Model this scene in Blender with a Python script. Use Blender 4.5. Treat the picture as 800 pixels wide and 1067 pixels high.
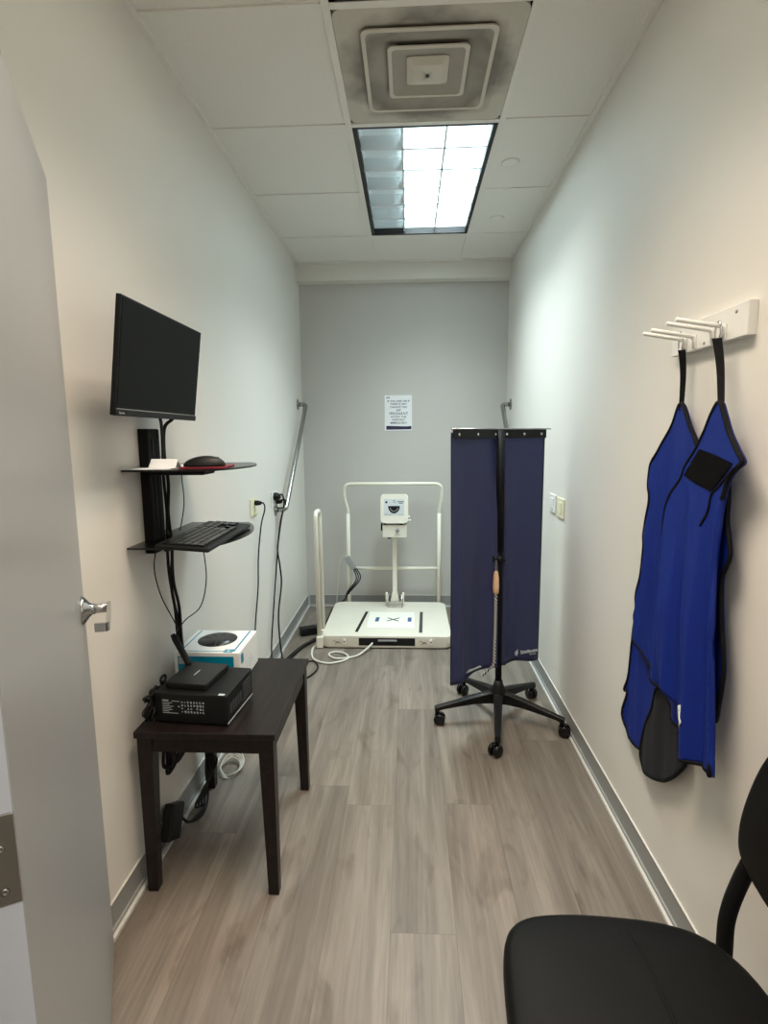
import bpy, bmesh, math, random
from mathutils import Vector, Matrix
from mathutils.geometry import delaunay_2d_cdt
random.seed(7)
PI = math.pi
scene = bpy.context.scene
C = scene.collection
for o in list(bpy.data.objects): bpy.data.objects.remove(o)

# ------------------------------------------------------------------ camera
F = 563.35
cam_d = bpy.data.cameras.new('camera'); cam = bpy.data.objects.new('camera', cam_d); C.objects.link(cam)
cam_d.sensor_fit = 'HORIZONTAL'; cam_d.sensor_width = 36.0; cam_d.lens = 36.0 * F / 800.0; cam_d.clip_start = 0.02
p_, r_, y_ = 0.1404, 0.00817, 0.0472
Rw = Matrix.Rotation(y_, 3, 'Z') @ Matrix.Rotation(-p_, 3, 'X') @ Matrix.Rotation(r_, 3, 'Y')
basis = Matrix((Rw.col[0], Rw.col[2], -Rw.col[1])).transposed()     # right, up, backwards
cam.matrix_world = Matrix.Translation((0, 0, 1.346)) @ basis.to_4x4()
scene.camera = cam

# ------------------------------------------------------------------ world, lights, exposure
w = bpy.data.worlds.new('world'); scene.world = w; w.use_nodes = True
w.node_tree.nodes['Background'].inputs[0].default_value = (0.8, 0.9, 1, 1)
w.node_tree.nodes['Background'].inputs[1].default_value = 0.0
vs = scene.view_settings
vs.view_transform = 'Standard'; vs.look = 'None'; vs.gamma = 1; vs.use_curve_mapping = False
vs.exposure = 0.50
HC = 2.578                                                          # ceiling height
def area(name, loc, sx, sy, power, col, spread=PI):
    d = bpy.data.lights.new(name, 'AREA'); d.shape = 'RECTANGLE'; d.size = sx; d.size_y = sy
    d.energy = power; d.color = col; d.spread = spread
    o = bpy.data.objects.new(name, d); C.objects.link(o); o.location = loc
    return o
# the cool lamps of the far troffer (two of its three columns are bright), the warm lamps of the troffer over the door end of the room, and the corridor lamp
area('troffer_lamp_light', (0.160, 2.961, HC + 0.092), 0.36, 1.165, 23.5, (0.82, 0.97, 1.0), 2.0)
area('near_troffer_lamp_light', (-0.032, 1.131, HC + 0.092), 0.36, 1.165, 19, (1.0, 0.84, 0.67), 1.85)
area('corridor_lamp_light', (0.0, -0.9, HC - 0.005), 0.58, 0.58, 22, (1.0, 0.95, 0.88))

# ------------------------------------------------------------------ helpers
def lin(c):
    c = c / 255.0
    return c / 12.92 if c <= 0.04045 else ((c + 0.055) / 1.055) ** 2.4
def rgb(r, g, b): return (lin(r), lin(g), lin(b), 1)
MATS = {}
def mat(name, col, rough=0.5, metal=0.0, noise=0.0, nscale=20, bump=0.0, bscale=200, spec=0.5, emit=None, sheen=0, coat=0):
    m = bpy.data.materials.new(name); m.use_nodes = True; nt = m.node_tree; b = nt.nodes['Principled BSDF']
    b.inputs['Base Color'].default_value = col; b.inputs['Roughness'].default_value = rough
    b.inputs['Metallic'].default_value = metal; b.inputs['Specular IOR Level'].default_value = spec
    if coat: b.inputs['Coat Weight'].default_value = coat; b.inputs['Coat Roughness'].default_value = 0.15
    geo = nt.nodes.new('ShaderNodeTexCoord')
    n = nt.nodes.new('ShaderNodeTexNoise'); n.inputs['Scale'].default_value = nscale; n.inputs['Detail'].default_value = 4
    nt.links.new(geo.outputs['Object'], n.inputs['Vector'])
    mx = nt.nodes.new('ShaderNodeMix'); mx.data_type = 'RGBA'; mx.blend_type = 'MULTIPLY'
    mx.inputs[0].default_value = 1.0
    k = max(noise, 0.02)
    mr = nt.nodes.new('ShaderNodeMapRange'); mr.inputs[3].default_value = 1 - k; mr.inputs[4].default_value = 1 + k
    nt.links.new(n.outputs['Fac'], mr.inputs[0])
    mx.inputs[6].default_value = col
    nt.links.new(mr.outputs[0], mx.inputs[7]); nt.links.new(mx.outputs[2], b.inputs['Base Color'])
    if bump:
        n2 = nt.nodes.new('ShaderNodeTexNoise'); n2.inputs['Scale'].default_value = bscale; n2.inputs['Detail'].default_value = 3
        nt.links.new(geo.outputs['Object'], n2.inputs['Vector'])
        bp = nt.nodes.new('ShaderNodeBump'); bp.inputs['Strength'].default_value = bump; bp.inputs['Distance'].default_value = 0.002
        nt.links.new(n2.outputs['Fac'], bp.inputs['Height']); nt.links.new(bp.outputs[0], b.inputs['Normal'])
    if emit:
        b.inputs['Emission Color'].default_value = emit[0]; b.inputs['Emission Strength'].default_value = emit[1]
    MATS[name] = m
    return m
WL = {}                                                             # world location of every object, by name
def new_bm(): return bmesh.new()
def box(bm, x0, x1, y0, y1, z0, z1, bev=0.0, M=None, mi=0, seg=2):
    r = bmesh.ops.create_cube(bm, size=1.0); vs_ = r['verts']
    T = Matrix.Translation(((x0+x1)/2, (y0+y1)/2, (z0+z1)/2)) @ Matrix.Diagonal((abs(x1-x0), abs(y1-y0), abs(z1-z0), 1))
    bmesh.ops.transform(bm, matrix=T, verts=vs_)
    fs = set(f for v in vs_ for f in v.link_faces)
    if bev > 0:
        es = list(set(e for v in vs_ for e in v.link_edges))
        rb = bmesh.ops.bevel(bm, geom=es, offset=bev, segments=seg, profile=0.5, affect='EDGES')
        fs = set(f for f in fs if f.is_valid) | set(rb['faces'])
        vs_ = list(set(v for f in fs for v in f.verts))
    if M is not None: bmesh.ops.transform(bm, matrix=M, verts=vs_)
    for f in fs: f.material_index = mi
    return vs_
def catmull(pts, n=6, closed=False):
    P = [Vector(p) for p in pts]
    if len(P) < 3: return P
    out = []
    N = len(P)
    rng = range(N if closed else N-1)
    for i in rng:
        if closed: a, b, c, d = P[(i-1) % N], P[i], P[(i+1) % N], P[(i+2) % N]
        else: a, b, c, d = P[max(i-1, 0)], P[i], P[i+1], P[min(i+2, N-1)]
        for k in range(n):
            t = k / n
            out.append(0.5*((2*b) + (-a+c)*t + (2*a-5*b+4*c-d)*t*t + (-a+3*b-3*c+d)*t**3))
    if not closed: out.append(P[-1])
    return out
def fillet(pts, r, n=5):
    P = [Vector(p) for p in pts]; out = [P[0]]
    for i in range(1, len(P)-1):
        a = (P[i-1]-P[i]); b = (P[i+1]-P[i]); d = min(r, a.length*0.49, b.length*0.49)
        A = P[i] + a.normalized()*d; B = P[i] + b.normalized()*d
        for k in range(n+1):
            t = k/n; out.append(A*(1-t)**2 + P[i]*2*t*(1-t) + B*t*t)
    out.append(P[-1]); return out
def tube(bm, pts, r, n=10, closed=False, mi=0, rs=None, flat=None):
    P = [Vector(p) for p in pts]; N = len(P); rings = []
    up = None
    for i in range(N):
        if closed: t = P[(i+1) % N] - P[(i-1) % N]
        else: t = P[min(i+1, N-1)] - P[max(i-1, 0)]
        if t.length < 1e-9: t = Vector((0, 0, 1))
        t.normalize()
        if up is None: up = Vector((0, 0, 1)) if abs(t.z) < 0.9 else Vector((0, 1, 0))
        s = t.cross(up)
        if s.length < 1e-6: s = t.cross(Vector((1, 0, 0)))
        s.normalize(); up = s.cross(t).normalized()
        rr = rs[i] if rs else r
        f = flat if flat else 1.0
        rings.append([bm.verts.new(P[i] + s*math.cos(2*PI*k/n)*rr*f + up*math.sin(2*PI*k/n)*rr) for k in range(n)])
    for i in range(N if closed else N-1):
        A = rings[i]; B = rings[(i+1) % N]
        for k in range(n):
            f = bm.faces.new((A[k], A[(k+1) % n], B[(k+1) % n], B[k])); f.material_index = mi; f.smooth = True
    if not closed:
        f = bm.faces.new(rings[0][::-1]); f.material_index = mi
        f = bm.faces.new(rings[-1]); f.material_index = mi
def lathe(bm, prof, M=None, n=24, mi=0):                            # prof = [(radius, height)], about z
    rings = []
    for (r, z) in prof:
        if r < 1e-6: rings.append([bm.verts.new((0, 0, z))])
        else: rings.append([bm.verts.new((r*math.cos(2*PI*k/n), r*math.sin(2*PI*k/n), z)) for k in range(n)])
    vs_ = [v for R_ in rings for v in R_]
    for A, B in zip(rings, rings[1:]):
        for k in range(n):
            if len(A) == 1 and len(B) == 1: continue
            if len(A) == 1: f = bm.faces.new((A[0], B[k], B[(k+1) % n]))
            elif len(B) == 1: f = bm.faces.new((A[k], A[(k+1) % n], B[0]))
            else: f = bm.faces.new((A[k], A[(k+1) % n], B[(k+1) % n], B[k]))
            f.material_index = mi; f.smooth = True
    if len(rings[0]) > 1: bm.faces.new(rings[0][::-1]).material_index = mi
    if len(rings[-1]) > 1: bm.faces.new(rings[-1]).material_index = mi
    if M is not None: bmesh.ops.transform(bm, matrix=M, verts=vs_)
def prism(bm, outline, h0, h1, M=None, mi=0, bev=0.0, smooth=False):  # outline in xy, extruded in z
    a = [bm.verts.new((x, y, h0)) for x, y in outline]; b = [bm.verts.new((x, y, h1)) for x, y in outline]
    n = len(a); fs = [bm.faces.new(a[::-1]), bm.faces.new(b)]
    for i in range(n): 
        f = bm.faces.new((a[i], a[(i+1) % n], b[(i+1) % n], b[i])); f.smooth = smooth; fs.append(f)
    vs_ = a + b
    if bev:
        es = [e for e in fs[0].edges] + [e for e in fs[1].edges]
        rb = bmesh.ops.bevel(bm, geom=list(set(es)), offset=bev, segments=3, profile=0.5, affect='EDGES')
        fs = [f for f in fs if f.is_valid] + rb['faces']
        for f in rb['faces']: f.smooth = smooth
        vs_ = list(set(v for f in fs for v in f.verts))
    for f in fs: f.material_index = mi
    if M is not None: bmesh.ops.transform(bm, matrix=M, verts=vs_)
def rrect(x0, x1, y0, y1, r, n=6):
    out = []
    for cx, cy, a in ((x1-r, y1-r, 0), (x0+r, y1-r, PI/2), (x0+r, y0+r, PI), (x1-r, y0+r, 1.5*PI)):
        for k in range(n+1):
            t = a + k/n*PI/2; out.append((cx + r*math.cos(t), cy + r*math.sin(t)))
    return out
def frame_M(origin, xdir, ydir):                                    # local x, y -> given directions
    x = Vector(xdir).normalized(); y = Vector(ydir).normalized(); z = x.cross(y)
    return Matrix.Translation(origin) @ Matrix((x, y, z)).transposed().to_4x4()
def obj(name, bm, mats, parent=None, origin=None, label=None, cat=None, group=None, kind=None, smooth=None):
    """links the bmesh (built in world coordinates) as ONE mesh object with its origin at its own base"""
    if not isinstance(mats, (list, tuple)): mats = [mats]
    bmesh.ops.recalc_face_normals(bm, faces=bm.faces[:])
    xs = [v.co.x for v in bm.verts]; ys = [v.co.y for v in bm.verts]; zs = [v.co.z for v in bm.verts]
    if origin is None: origin = ((min(xs)+max(xs))/2, (min(ys)+max(ys))/2, min(zs))
    o3 = Vector(origin)
    bmesh.ops.translate(bm, vec=-o3, verts=bm.verts)
    me = bpy.data.meshes.new(name); bm.to_mesh(me); bm.free()
    for m in mats: me.materials.append(m)
    if smooth is not None:
        for p in me.polygons: p.use_smooth = smooth
    o = bpy.data.objects.new(name, me); C.objects.link(o); WL[o.name] = o3
    if parent is not None:
        o.parent = parent; o.location = o3 - WL[parent.name]
    else: o.location = o3
    if label: o['label'] = label
    if cat: o['category'] = cat
    if group: o['group'] = group
    if kind: o['kind'] = kind
    return o
def thing(name, loc, label, cat, group=None, kind=None):
    o = bpy.data.objects.new(name, None); C.objects.link(o); o.location = loc; WL[o.name] = Vector(loc)
    o.empty_display_size = 0.1
    if label: o['label'] = label
    if cat: o['category'] = cat
    if group: o['group'] = group
    if kind: o['kind'] = kind
    return o
def text_into(bm, s, size, M, mi=0, align='CENTER', depth=0.0004, bold=0.0, shear=0.0):
    cu = bpy.data.curves.new('lettering', 'FONT'); cu.body = s; cu.size = size; cu.align_x = align; cu.align_y = 'CENTER'
    cu.extrude = depth; cu.offset = bold; cu.resolution_u = 2; cu.shear = shear
    to = bpy.data.objects.new('lettering', cu); C.objects.link(to)
    dg = bpy.context.evaluated_depsgraph_get(); dg.update()
    me = to.evaluated_get(dg).to_mesh()
    n0 = len(bm.verts); f0 = len(bm.faces)
    bm.from_mesh(me); bm.verts.ensure_lookup_table(); bm.faces.ensure_lookup_table()
    to.evaluated_get(dg).to_mesh_clear()
    bmesh.ops.transform(bm, matrix=M, verts=bm.verts[n0:])
    for f in bm.faces[f0:]: f.material_index = mi
    bpy.data.objects.remove(to); bpy.data.curves.remove(cu)
CAM0 = Vector((0, 0, 1.346))

# ------------------------------------------------------------------ materials
m_wall = mat('cream_wall_paint', rgb(226, 223, 216), 0.55, noise=0.02, nscale=3, bump=0.12, bscale=260)
m_back = mat('grey_wall_paint', rgb(196, 194, 189), 0.55, noise=0.02, nscale=3, bump=0.12, bscale=260)
m_tile = mat('ceiling_tile', rgb(234, 232, 226), 0.95, noise=0.10, nscale=160, bump=0.5, bscale=320)
m_tbar = mat('ceiling_tbar', rgb(232, 230, 224), 0.5)
m_base = mat('grey_rubber_cove', rgb(146, 147, 145), 0.5)
m_toe = mat('pale_cove_toe', rgb(200, 198, 192), 0.6)
m_door = mat('grey_door_paint', rgb(160, 162, 163), 0.32, noise=0.02, nscale=6, bump=0.08, bscale=120)
m_doore = mat('white_door_edge', rgb(186, 190, 198), 0.4)
m_chrome = mat('satin_steel', rgb(200, 200, 200), 0.22, 1.0)
m_steel = mat('brushed_steel', rgb(168, 168, 166), 0.26, 1.0)
m_hinge = mat('hinge_steel', rgb(150, 148, 144), 0.35, 1.0)
m_black = mat('matte_black', rgb(13, 13, 14), 0.5, spec=0.3)
m_blackg = mat('glossy_black', rgb(12, 12, 13), 0.25, spec=0.35)
m_blackm = mat('black_powder_metal', rgb(12, 12, 13), 0.65, spec=0.2, bump=0.1, bscale=600)
m_screen = mat('screen_glass', rgb(24, 27, 29), 0.5, spec=0.06)
m_cable = mat('black_cable', rgb(13, 13, 14), 0.5, spec=0.3)
m_cablew = mat('pale_cable', rgb(205, 203, 192), 0.5)
m_white = mat('white_plastic', rgb(232, 232, 228), 0.4)
m_ivory = mat('ivory_plastic', rgb(232, 228, 196), 0.4)
m_cream = mat('cream_enamel', rgb(232, 228, 214), 0.35, noise=0.03, nscale=5)
m_creamt = mat('cream_platform', rgb(218, 214, 200), 0.42, noise=0.05, nscale=9)
m_paper = mat('white_paper', rgb(236, 238, 240), 0.7)
m_ink = mat('navy_ink', rgb(38, 36, 66), 0.6)
m_inkg = mat('green_grey_ink', rgb(70, 84, 74), 0.6)
m_blue = mat('blue_ink', rgb(60, 96, 140), 0.6)
m_grey = mat('grey_plastic', rgb(150, 152, 152), 0.5)
m_dgrey = mat('dark_grey_plastic', rgb(58, 60, 62), 0.5)
m_foot = mat('beige_panel', rgb(214, 208, 190), 0.5)
m_teal = mat('teal_print', rgb(0, 128, 156), 0.4)
m_ltgrey = mat('light_grey_print', rgb(176, 186, 190), 0.5)
m_vinyl = mat('navy_vinyl', rgb(70, 75, 112), 0.34, noise=0.05, nscale=12, bump=0.15, bscale=300)
m_vinylt = mat('dark_navy_binding', rgb(28, 26, 48), 0.5)
m_apron = mat('royal_blue_nylon', rgb(6, 36, 124), 0.5, spec=0.3, noise=0.10, nscale=30, bump=0.3, bscale=500)
m_trim = mat('black_binding', rgb(8, 8, 12), 0.75, spec=0.2, bump=0.3, bscale=900)
m_hook = mat('black_hook_tape', rgb(10, 10, 11), 0.95, spec=0.1, bump=0.8, bscale=1500)
m_leather = mat('black_leatherette', rgb(11, 11, 11), 0.5, spec=0.15, bump=0.25, bscale=900)
m_red = mat('red_cover', rgb(120, 22, 40), 0.5)
m_tan = mat('tan_wood_handle', rgb(226, 188, 150), 0.5)
m_troff = mat('white_reflector', rgb(225, 232, 234), 0.3)
m_louv = mat('louver_blade', rgb(226, 234, 236), 0.25)
m_blackf = mat('black_fixture_frame', rgb(18, 18, 20), 0.5)
m_vent = mat('vent_enamel', rgb(205, 200, 188), 0.5, noise=0.04, nscale=12)
m_dark = mat('dark_void', rgb(10, 10, 12), 0.9)

def wood_floor():
    m = bpy.data.materials.new('vinyl_plank_floor'); m.use_nodes = True; nt = m.node_tree; L = nt.links.new
    b = nt.nodes['Principled BSDF']; b.inputs['Roughness'].default_value = 0.42; b.inputs['Specular IOR Level'].default_value = 0.4
    g = nt.nodes.new('ShaderNodeNewGeometry'); s = nt.nodes.new('ShaderNodeSeparateXYZ'); L(g.outputs['Position'], s.inputs[0])
    c = nt.nodes.new('ShaderNodeCombineXYZ'); L(s.outputs[1], c.inputs[0]); L(s.outputs[0], c.inputs[1])
    def math_(op, a, b_=None, v=None):
        n = nt.nodes.new('ShaderNodeMath'); n.operation = op
        if hasattr(a, 'links'): L(a, n.inputs[0])
        else: n.inputs[0].default_value = a
        if b_ is not None:
            if hasattr(b_, 'links'): L(b_, n.inputs[1])
            else: n.inputs[1].default_value = b_
        if v is not None: n.inputs[2].default_value = v
        return n.outputs[0]
    xr = math_('MULTIPLY_ADD', s.outputs[0], 1/0.18, 0.30); row = math_('FLOOR', xr); fx = math_('FRACT', xr)
    w1 = nt.nodes.new('ShaderNodeTexWhiteNoise'); w1.noise_dimensions = '1D'; L(row, w1.inputs['W'])
    yr_ = math_('ADD', math_('MULTIPLY_ADD', s.outputs[1], 1/1.22, 10.35), w1.outputs['Value']); coln = math_('FLOOR', yr_); fy_ = math_('FRACT', yr_)
    cc = nt.nodes.new('ShaderNodeCombineXYZ'); L(row, cc.inputs[0]); L(coln, cc.inputs[1])
    w2 = nt.nodes.new('ShaderNodeTexWhiteNoise'); w2.noise_dimensions = '2D'; L(cc.outputs[0], w2.inputs['Vector'])
    ex = math_('MULTIPLY', math_('MINIMUM', fx, math_('SUBTRACT', 1.0, fx)), 0.18); ey = math_('MULTIPLY', math_('MINIMUM', fy_, math_('SUBTRACT', 1.0, fy_)), 1.22)
    gap = math_('SUBTRACT', 1.0, math_('MULTIPLY', math_('MINIMUM', ex, ey), 1/0.0016))
    # per-plank shift of the grain
    ad = nt.nodes.new('ShaderNodeVectorMath'); ad.operation = 'MULTIPLY_ADD'
    sc = nt.nodes.new('ShaderNodeVectorMath'); sc.operation = 'SCALE'; L(w2.outputs['Color'], sc.inputs[0]); sc.inputs['Scale'].default_value = 7.0
    a2 = nt.nodes.new('ShaderNodeVectorMath'); a2.operation = 'ADD'; L(g.outputs['Position'], a2.inputs[0]); L(sc.outputs[0], a2.inputs[1])
    def noise(scl, sx, sy, det=4, dist=0.0):
        q = nt.nodes.new('ShaderNodeMapping'); q.inputs['Scale'].default_value = (sx, sy, 1); L(a2.outputs[0], q.inputs[0])
        n = nt.nodes.new('ShaderNodeTexNoise'); n.inputs['Scale'].default_value = scl; n.inputs['Detail'].default_value = det
        n.inputs['Distortion'].default_value = dist; L(q.outputs[0], n.inputs['Vector']); return n.outputs['Fac']
    n1 = noise(1.0, 110, 5.0, 5, 0.4); n2 = noise(1.0, 15, 1.1, 6, 0.7); n3 = noise(1.0, 9, 3.2, 4, 0.9)
    def ramp(src, stops):
        r = nt.nodes.new('ShaderNodeValToRGB'); e = r.color_ramp.elements
        e[0].position, e[0].color = stops[0]; e[1].position, e[1].color = stops[1]
        for p, c_ in stops[2:]: x = e.new(p); x.color = c_
        L(src, r.inputs[0]); return r.outputs[0]
    base = ramp(n2, [(0.28, rgb(100, 92, 84)), (0.72, rgb(137, 129, 119)), (0.5, rgb(119, 111, 102))])
    def mul(a, b_, f=1.0, mode='MULTIPLY'):
        x = nt.nodes.new('ShaderNodeMix'); x.data_type = 'RGBA'; x.blend_type = mode; x.inputs[0].default_value = f
        L(a, x.inputs[6]); L(b_, x.inputs[7]); return x.outputs[2]
    grain = ramp(n1, [(0.3, (0.84, 0.83, 0.82, 1)), (0.7, (1.08, 1.08, 1.08, 1))])
    knots = ramp(n3, [(0.30, (0.74, 0.71, 0.69, 1)), (0.42, (1, 1, 1, 1))])
    tone = ramp(w2.outputs['Value'], [(0.0, (0.88, 0.88, 0.88, 1)), (1.0, (1.08, 1.07, 1.06, 1))])
    seam = ramp(gap, [(0.0, (1, 1, 1, 1)), (1.0, (0.66, 0.64, 0.62, 1))])
    col = mul(mul(mul(mul(base, grain), knots), tone), seam)
    L(col, b.inputs['Base Color'])
    bp = nt.nodes.new('ShaderNodeBump'); bp.inputs['Strength'].default_value = 0.15; bp.inputs['Distance'].default_value = 0.001
    L(n1, bp.inputs['Height']); L(bp.outputs[0], b.inputs['Normal'])
    return m
m_floor = wood_floor()
def table_wood():
    m = mat('espresso_wood', rgb(36, 28, 25), 0.4, spec=0.3); nt = m.node_tree; L = nt.links.new
    b = nt.nodes['Principled BSDF']; t = nt.nodes.new('ShaderNodeTexCoord'); q = nt.nodes.new('ShaderNodeMapping')
    q.inputs['Scale'].default_value = (60, 5, 60); L(t.outputs['Object'], q.inputs[0])
    n = nt.nodes.new('ShaderNodeTexNoise'); n.inputs['Scale'].default_value = 1; n.inputs['Detail'].default_value = 5; L(q.outputs[0], n.inputs['Vector'])
    r = nt.nodes.new('ShaderNodeValToRGB'); r.color_ramp.elements[0].color = rgb(12, 9, 9); r.color_ramp.elements[1].color = rgb(36, 27, 24)
    r.color_ramp.elements[0].position = 0.3; r.color_ramp.elements[1].position = 0.75
    L(n.outputs['Fac'], r.inputs[0]); L(r.outputs[0], b.inputs['Base Color']); return m
m_wood = table_wood()
def vent_dirty():                                                   # dust stains around the diffuser rings
    m = mat('dusty_vent_enamel', rgb(190, 186, 174), 0.6); nt = m.node_tree; L = nt.links.new
    b = nt.nodes['Principled BSDF']; t = nt.nodes.new('ShaderNodeTexCoord')
    ln = nt.nodes.new('ShaderNodeVectorMath'); ln.operation = 'LENGTH'
    mp = nt.nodes.new('ShaderNodeMapping'); mp.inputs['Scale'].default_value = (1, 1, 0); L(t.outputs['Object'], mp.inputs[0]); L(mp.outputs[0], ln.inputs[0])
    n = nt.nodes.new('ShaderNodeTexNoise'); n.inputs['Scale'].default_value = 9; n.inputs['Detail'].default_value = 4; L(t.outputs['Object'], n.inputs['Vector'])
    ad = nt.nodes.new('ShaderNodeMath'); ad.operation = 'MULTIPLY_ADD'; ad.inputs[1].default_value = 0.16; L(n.outputs['Fac'], ad.inputs[0]); L(ln.outputs['Value'], ad.inputs[2])
    r = nt.nodes.new('ShaderNodeValToRGB'); e = r.color_ramp.elements
    e[0].position = 0.24; e[0].color = rgb(160, 155, 144); e[1].position = 0.40; e[1].color = rgb(196, 192, 180)
    e2 = e.new(0.31); e2.color = rgb(128, 122, 113)
    L(ad.outputs[0], r.inputs[0]); L(r.outputs[0], b.inputs['Base Color']); return m
m_vdirty = vent_dirty()

# ------------------------------------------------------------------ setting
XL, XR, YB, YF = -0.8136, 0.7295, 4.165, 0.44
YE, ZS = 4.069, 2.454                                               # end of the ceiling, soffit underside
GX, GY, T = -0.2406, 1.741, 0.61
CX0, CX1, CY0 = -0.95, 0.95, -2.2                                   # corridor outside
def struct(name, bm, m, parent=None, **k): return obj(name, bm, m, parent, kind=('structure' if parent is None else None), **k)
b = new_bm(); box(b, -1.2, 1.2, CY0-0.1, YB+0.1, -0.05, 0); struct('floor', b, m_floor)
b = new_bm(); box(b, XL-0.12, XL, YF, YB+0.1, 0, HC+0.16); struct('wall_left', b, m_wall)
b = new_bm(); box(b, XR, XR+0.12, YF, YB+0.1, 0, HC+0.16); struct('wall_right', b, m_wall)
b = new_bm(); box(b, XL, XR, YB, YB+0.1, 0, HC+0.16); struct('wall_back', b, m_back)
OX0, OX1, OZ = -0.475, 0.475, 2.12                                  # doorway the camera stands in
b = new_bm()
box(b, -1.07, OX0, YF-0.13, YF, 0, HC+0.16); box(b, OX1, 1.07, YF-0.13, YF, 0, HC+0.16); box(b, OX0, OX1, YF-0.13, YF, OZ, HC+0.16)
struct('wall_front', b, m_wall)
for nm, x0, x1 in (('wall_corridor_left', CX0-0.12, CX0), ('wall_corridor_right', CX1, CX1+0.12)):
    b = new_bm(); box(b, x0, x1, CY0, YF-0.13, 0, HC+0.16); struct(nm, b, m_wall)
b = new_bm(); box(b, CX0-0.12, CX1+0.12, CY0-0.1, CY0, 0, HC+0.16); struct('wall_corridor_back', b, m_wall)
# door frame lining the doorway
b = new_bm()
for x0, x1 in ((OX0, OX0+0.03), (OX1-0.03, OX1)): box(b, x0, x1, YF-0.15, YF+0.012, 0, OZ)
box(b, OX0, OX1, YF-0.15, YF+0.012, OZ-0.03, OZ); struct('trim_1', b, m_doore)
# soffit along the back wall
b = new_bm(); box(b, XL, XR, YE, YB, ZS, HC+0.02); struct('trim_2', b, m_wall)
# ceiling: mineral tiles with the T-bar grid as a part; holes for the troffer and the diffuser
b = new_bm()
ys = [-2.2, YF-0.13, YF]; 
x_edges = [XL, GX, GX+T, XR]; y_edges = [YF, GY-T*2, GY-T, GY, GY+T, GY+2*T, GY+3*T, YE]
for j in range(len(y_edges)-1):
    for i in range(3):
        if i == 1 and 1 <= j <= 5: continue
        box(b, x_edges[i], x_edges[i+1], y_edges[j], y_edges[j+1], HC, HC+0.016)
box(b, CX0, CX1, CY0, YF-0.13, HC+0.001, HC+0.016)
ceil = struct('ceiling', b, m_tile)
b = new_bm(); tb = 0.012
for x in (GX, GX+T): box(b, x-tb, x+tb, YF, YE, HC-0.006, HC+0.003, 0.001)
for y in y_edges[1:-1]:
    for i in range(3):
        if i == 1 and (abs(y-(GY+2*T)) < 0.01 or abs(y-(GY-T)) < 0.01): continue
        box(b, x_edges[i]+(tb if i else 0.02), x_edges[i+1]-(tb if i < 2 else 0.02), y-tb, y+tb, HC-0.005, HC+0.003, 0.001)
for x0, x1, y0, y1 in ((XL, XL+0.022, YF, YE), (XR-0.022, XR, YF, YE), (XL, XR, YE-0.022, YE), (XL, XR, YF, YF+0.022)):
    box(b, x0, x1, y0, y1, HC-0.007, HC+0.003, 0.001)
obj('ceiling_grid', b, m_tbar, ceil)
# cove baseboards: a vertical face and a pale toe
def base(name, x0, y0, x1, y1, nx, ny):
    b = new_bm(); h = 0.088
    for (d0, d1, z0, z1, mi) in ((0, 0.004, 0, h, 0), (0.004, 0.010, 0, 0.020, 0), (0.010, 0.020, 0, 0.010, 1), (0.0, 0.0055, h, h+0.003, 1)):
        box(b, min(x0, x1)+(nx*d0 if nx > 0 else nx*d1) if nx else min(x0, x1), (min(x0, x1)+(nx*d1 if nx > 0 else nx*d0)) if nx else max(x0, x1),
            (min(y0, y1)+(ny*d0 if ny > 0 else ny*d1)) if ny else min(y0, y1), (min(y0, y1)+(ny*d1 if ny > 0 else ny*d0)) if ny else max(y0, y1), z0, z1, mi=mi)
    struct(name, b, [m_base, m_toe])
base('baseboard_left', XL, YF, XL, YB, 1, 0)
base('baseboard_right', XR, YF, XR, YB, -1, 0)
base('baseboard_back', XL+0.02, YB, XR-0.02, YB, 0, -1)

# ------------------------------------------------------------------ door (open against the left wall), lever and hinge
hg = Vector((-0.417, 0.502, 0)); dd = Vector((-0.363, 0.718, 0)).normalized(); dn = Vector((dd.y, -dd.x, 0))   # dn points into the room
DW, DH = 0.804, 1.901
Md = frame_M(hg, dd, -dn)     # local x along the door, local y into the thickness (away), z = up
Md = Matrix.Translation(hg) @ Matrix((dd, -dn, Vector((0, 0, 1)))).transposed().to_4x4()
b = new_bm(); box(b, 0, DW, 0, 0.044, 0.012, DH, 0.0015, M=Md, seg=1)
for f in b.faces:
    if abs(f.normal.dot(dd)) > 0.9: f.material_index = 1
door = struct('door_1', b, [m_door, m_doore], origin=hg)
b = new_bm()
hx, hz = DW-0.055, 0.952
Mh = Matrix.Translation(Md @ Vector((hx, 0, hz))) @ Matrix((dd, Vector((0, 0, 1)), dn)).transposed().to_4x4()  # local z = out of the door
lathe(b, [(0.034, 0), (0.034, 0.003), (0.028, 0.008), (0.017, 0.016), (0.0125, 0.022), (0.0125, 0.026)], M=Mh, n=28)
lathe(b, [(0.0108, 0.02), (0.0108, 0.057), (0.0, 0.057)], M=Mh, n=20)
hd = obj('door_handle', b, m_chrome, door, smooth=None)
b = new_bm()   # the lever: a flat return that points back along the door and curls down
pts = fillet([Vector((0.011, 0.002, 0.056)), Vector((-0.128, -0.006, 0.059)), Vector((-0.122, -0.006, 0.034))], 0.008, 4)
prev = None
rings = []
for i, p in enumerate(pts):
    t = (pts[min(i+1, len(pts)-1)]-pts[max(i-1, 0)]).normalized(); u = Vector((0, 1, 0)); s = t.cross(u).normalized()
    hw, th = 0.0095, 0.0035
    rings.append([b.verts.new(Mh @ (p + u*a*hw + s*c*th)) for a, c in ((1, 1), (-1, 1), (-1, -1), (1, -1))])
for A, B in zip(rings, rings[1:]):
    for k in range(4): b.faces.new((A[k], A[(k+1) % 4], B[(k+1) % 4], B[k]))
b.faces.new(rings[0]); b.faces.new(rings[-1][::-1])
obj('lever', b, m_chrome, hd)
b = new_bm(); Me = Md
for z0 in (0.845, 0.19, 1.62):
    pass
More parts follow.
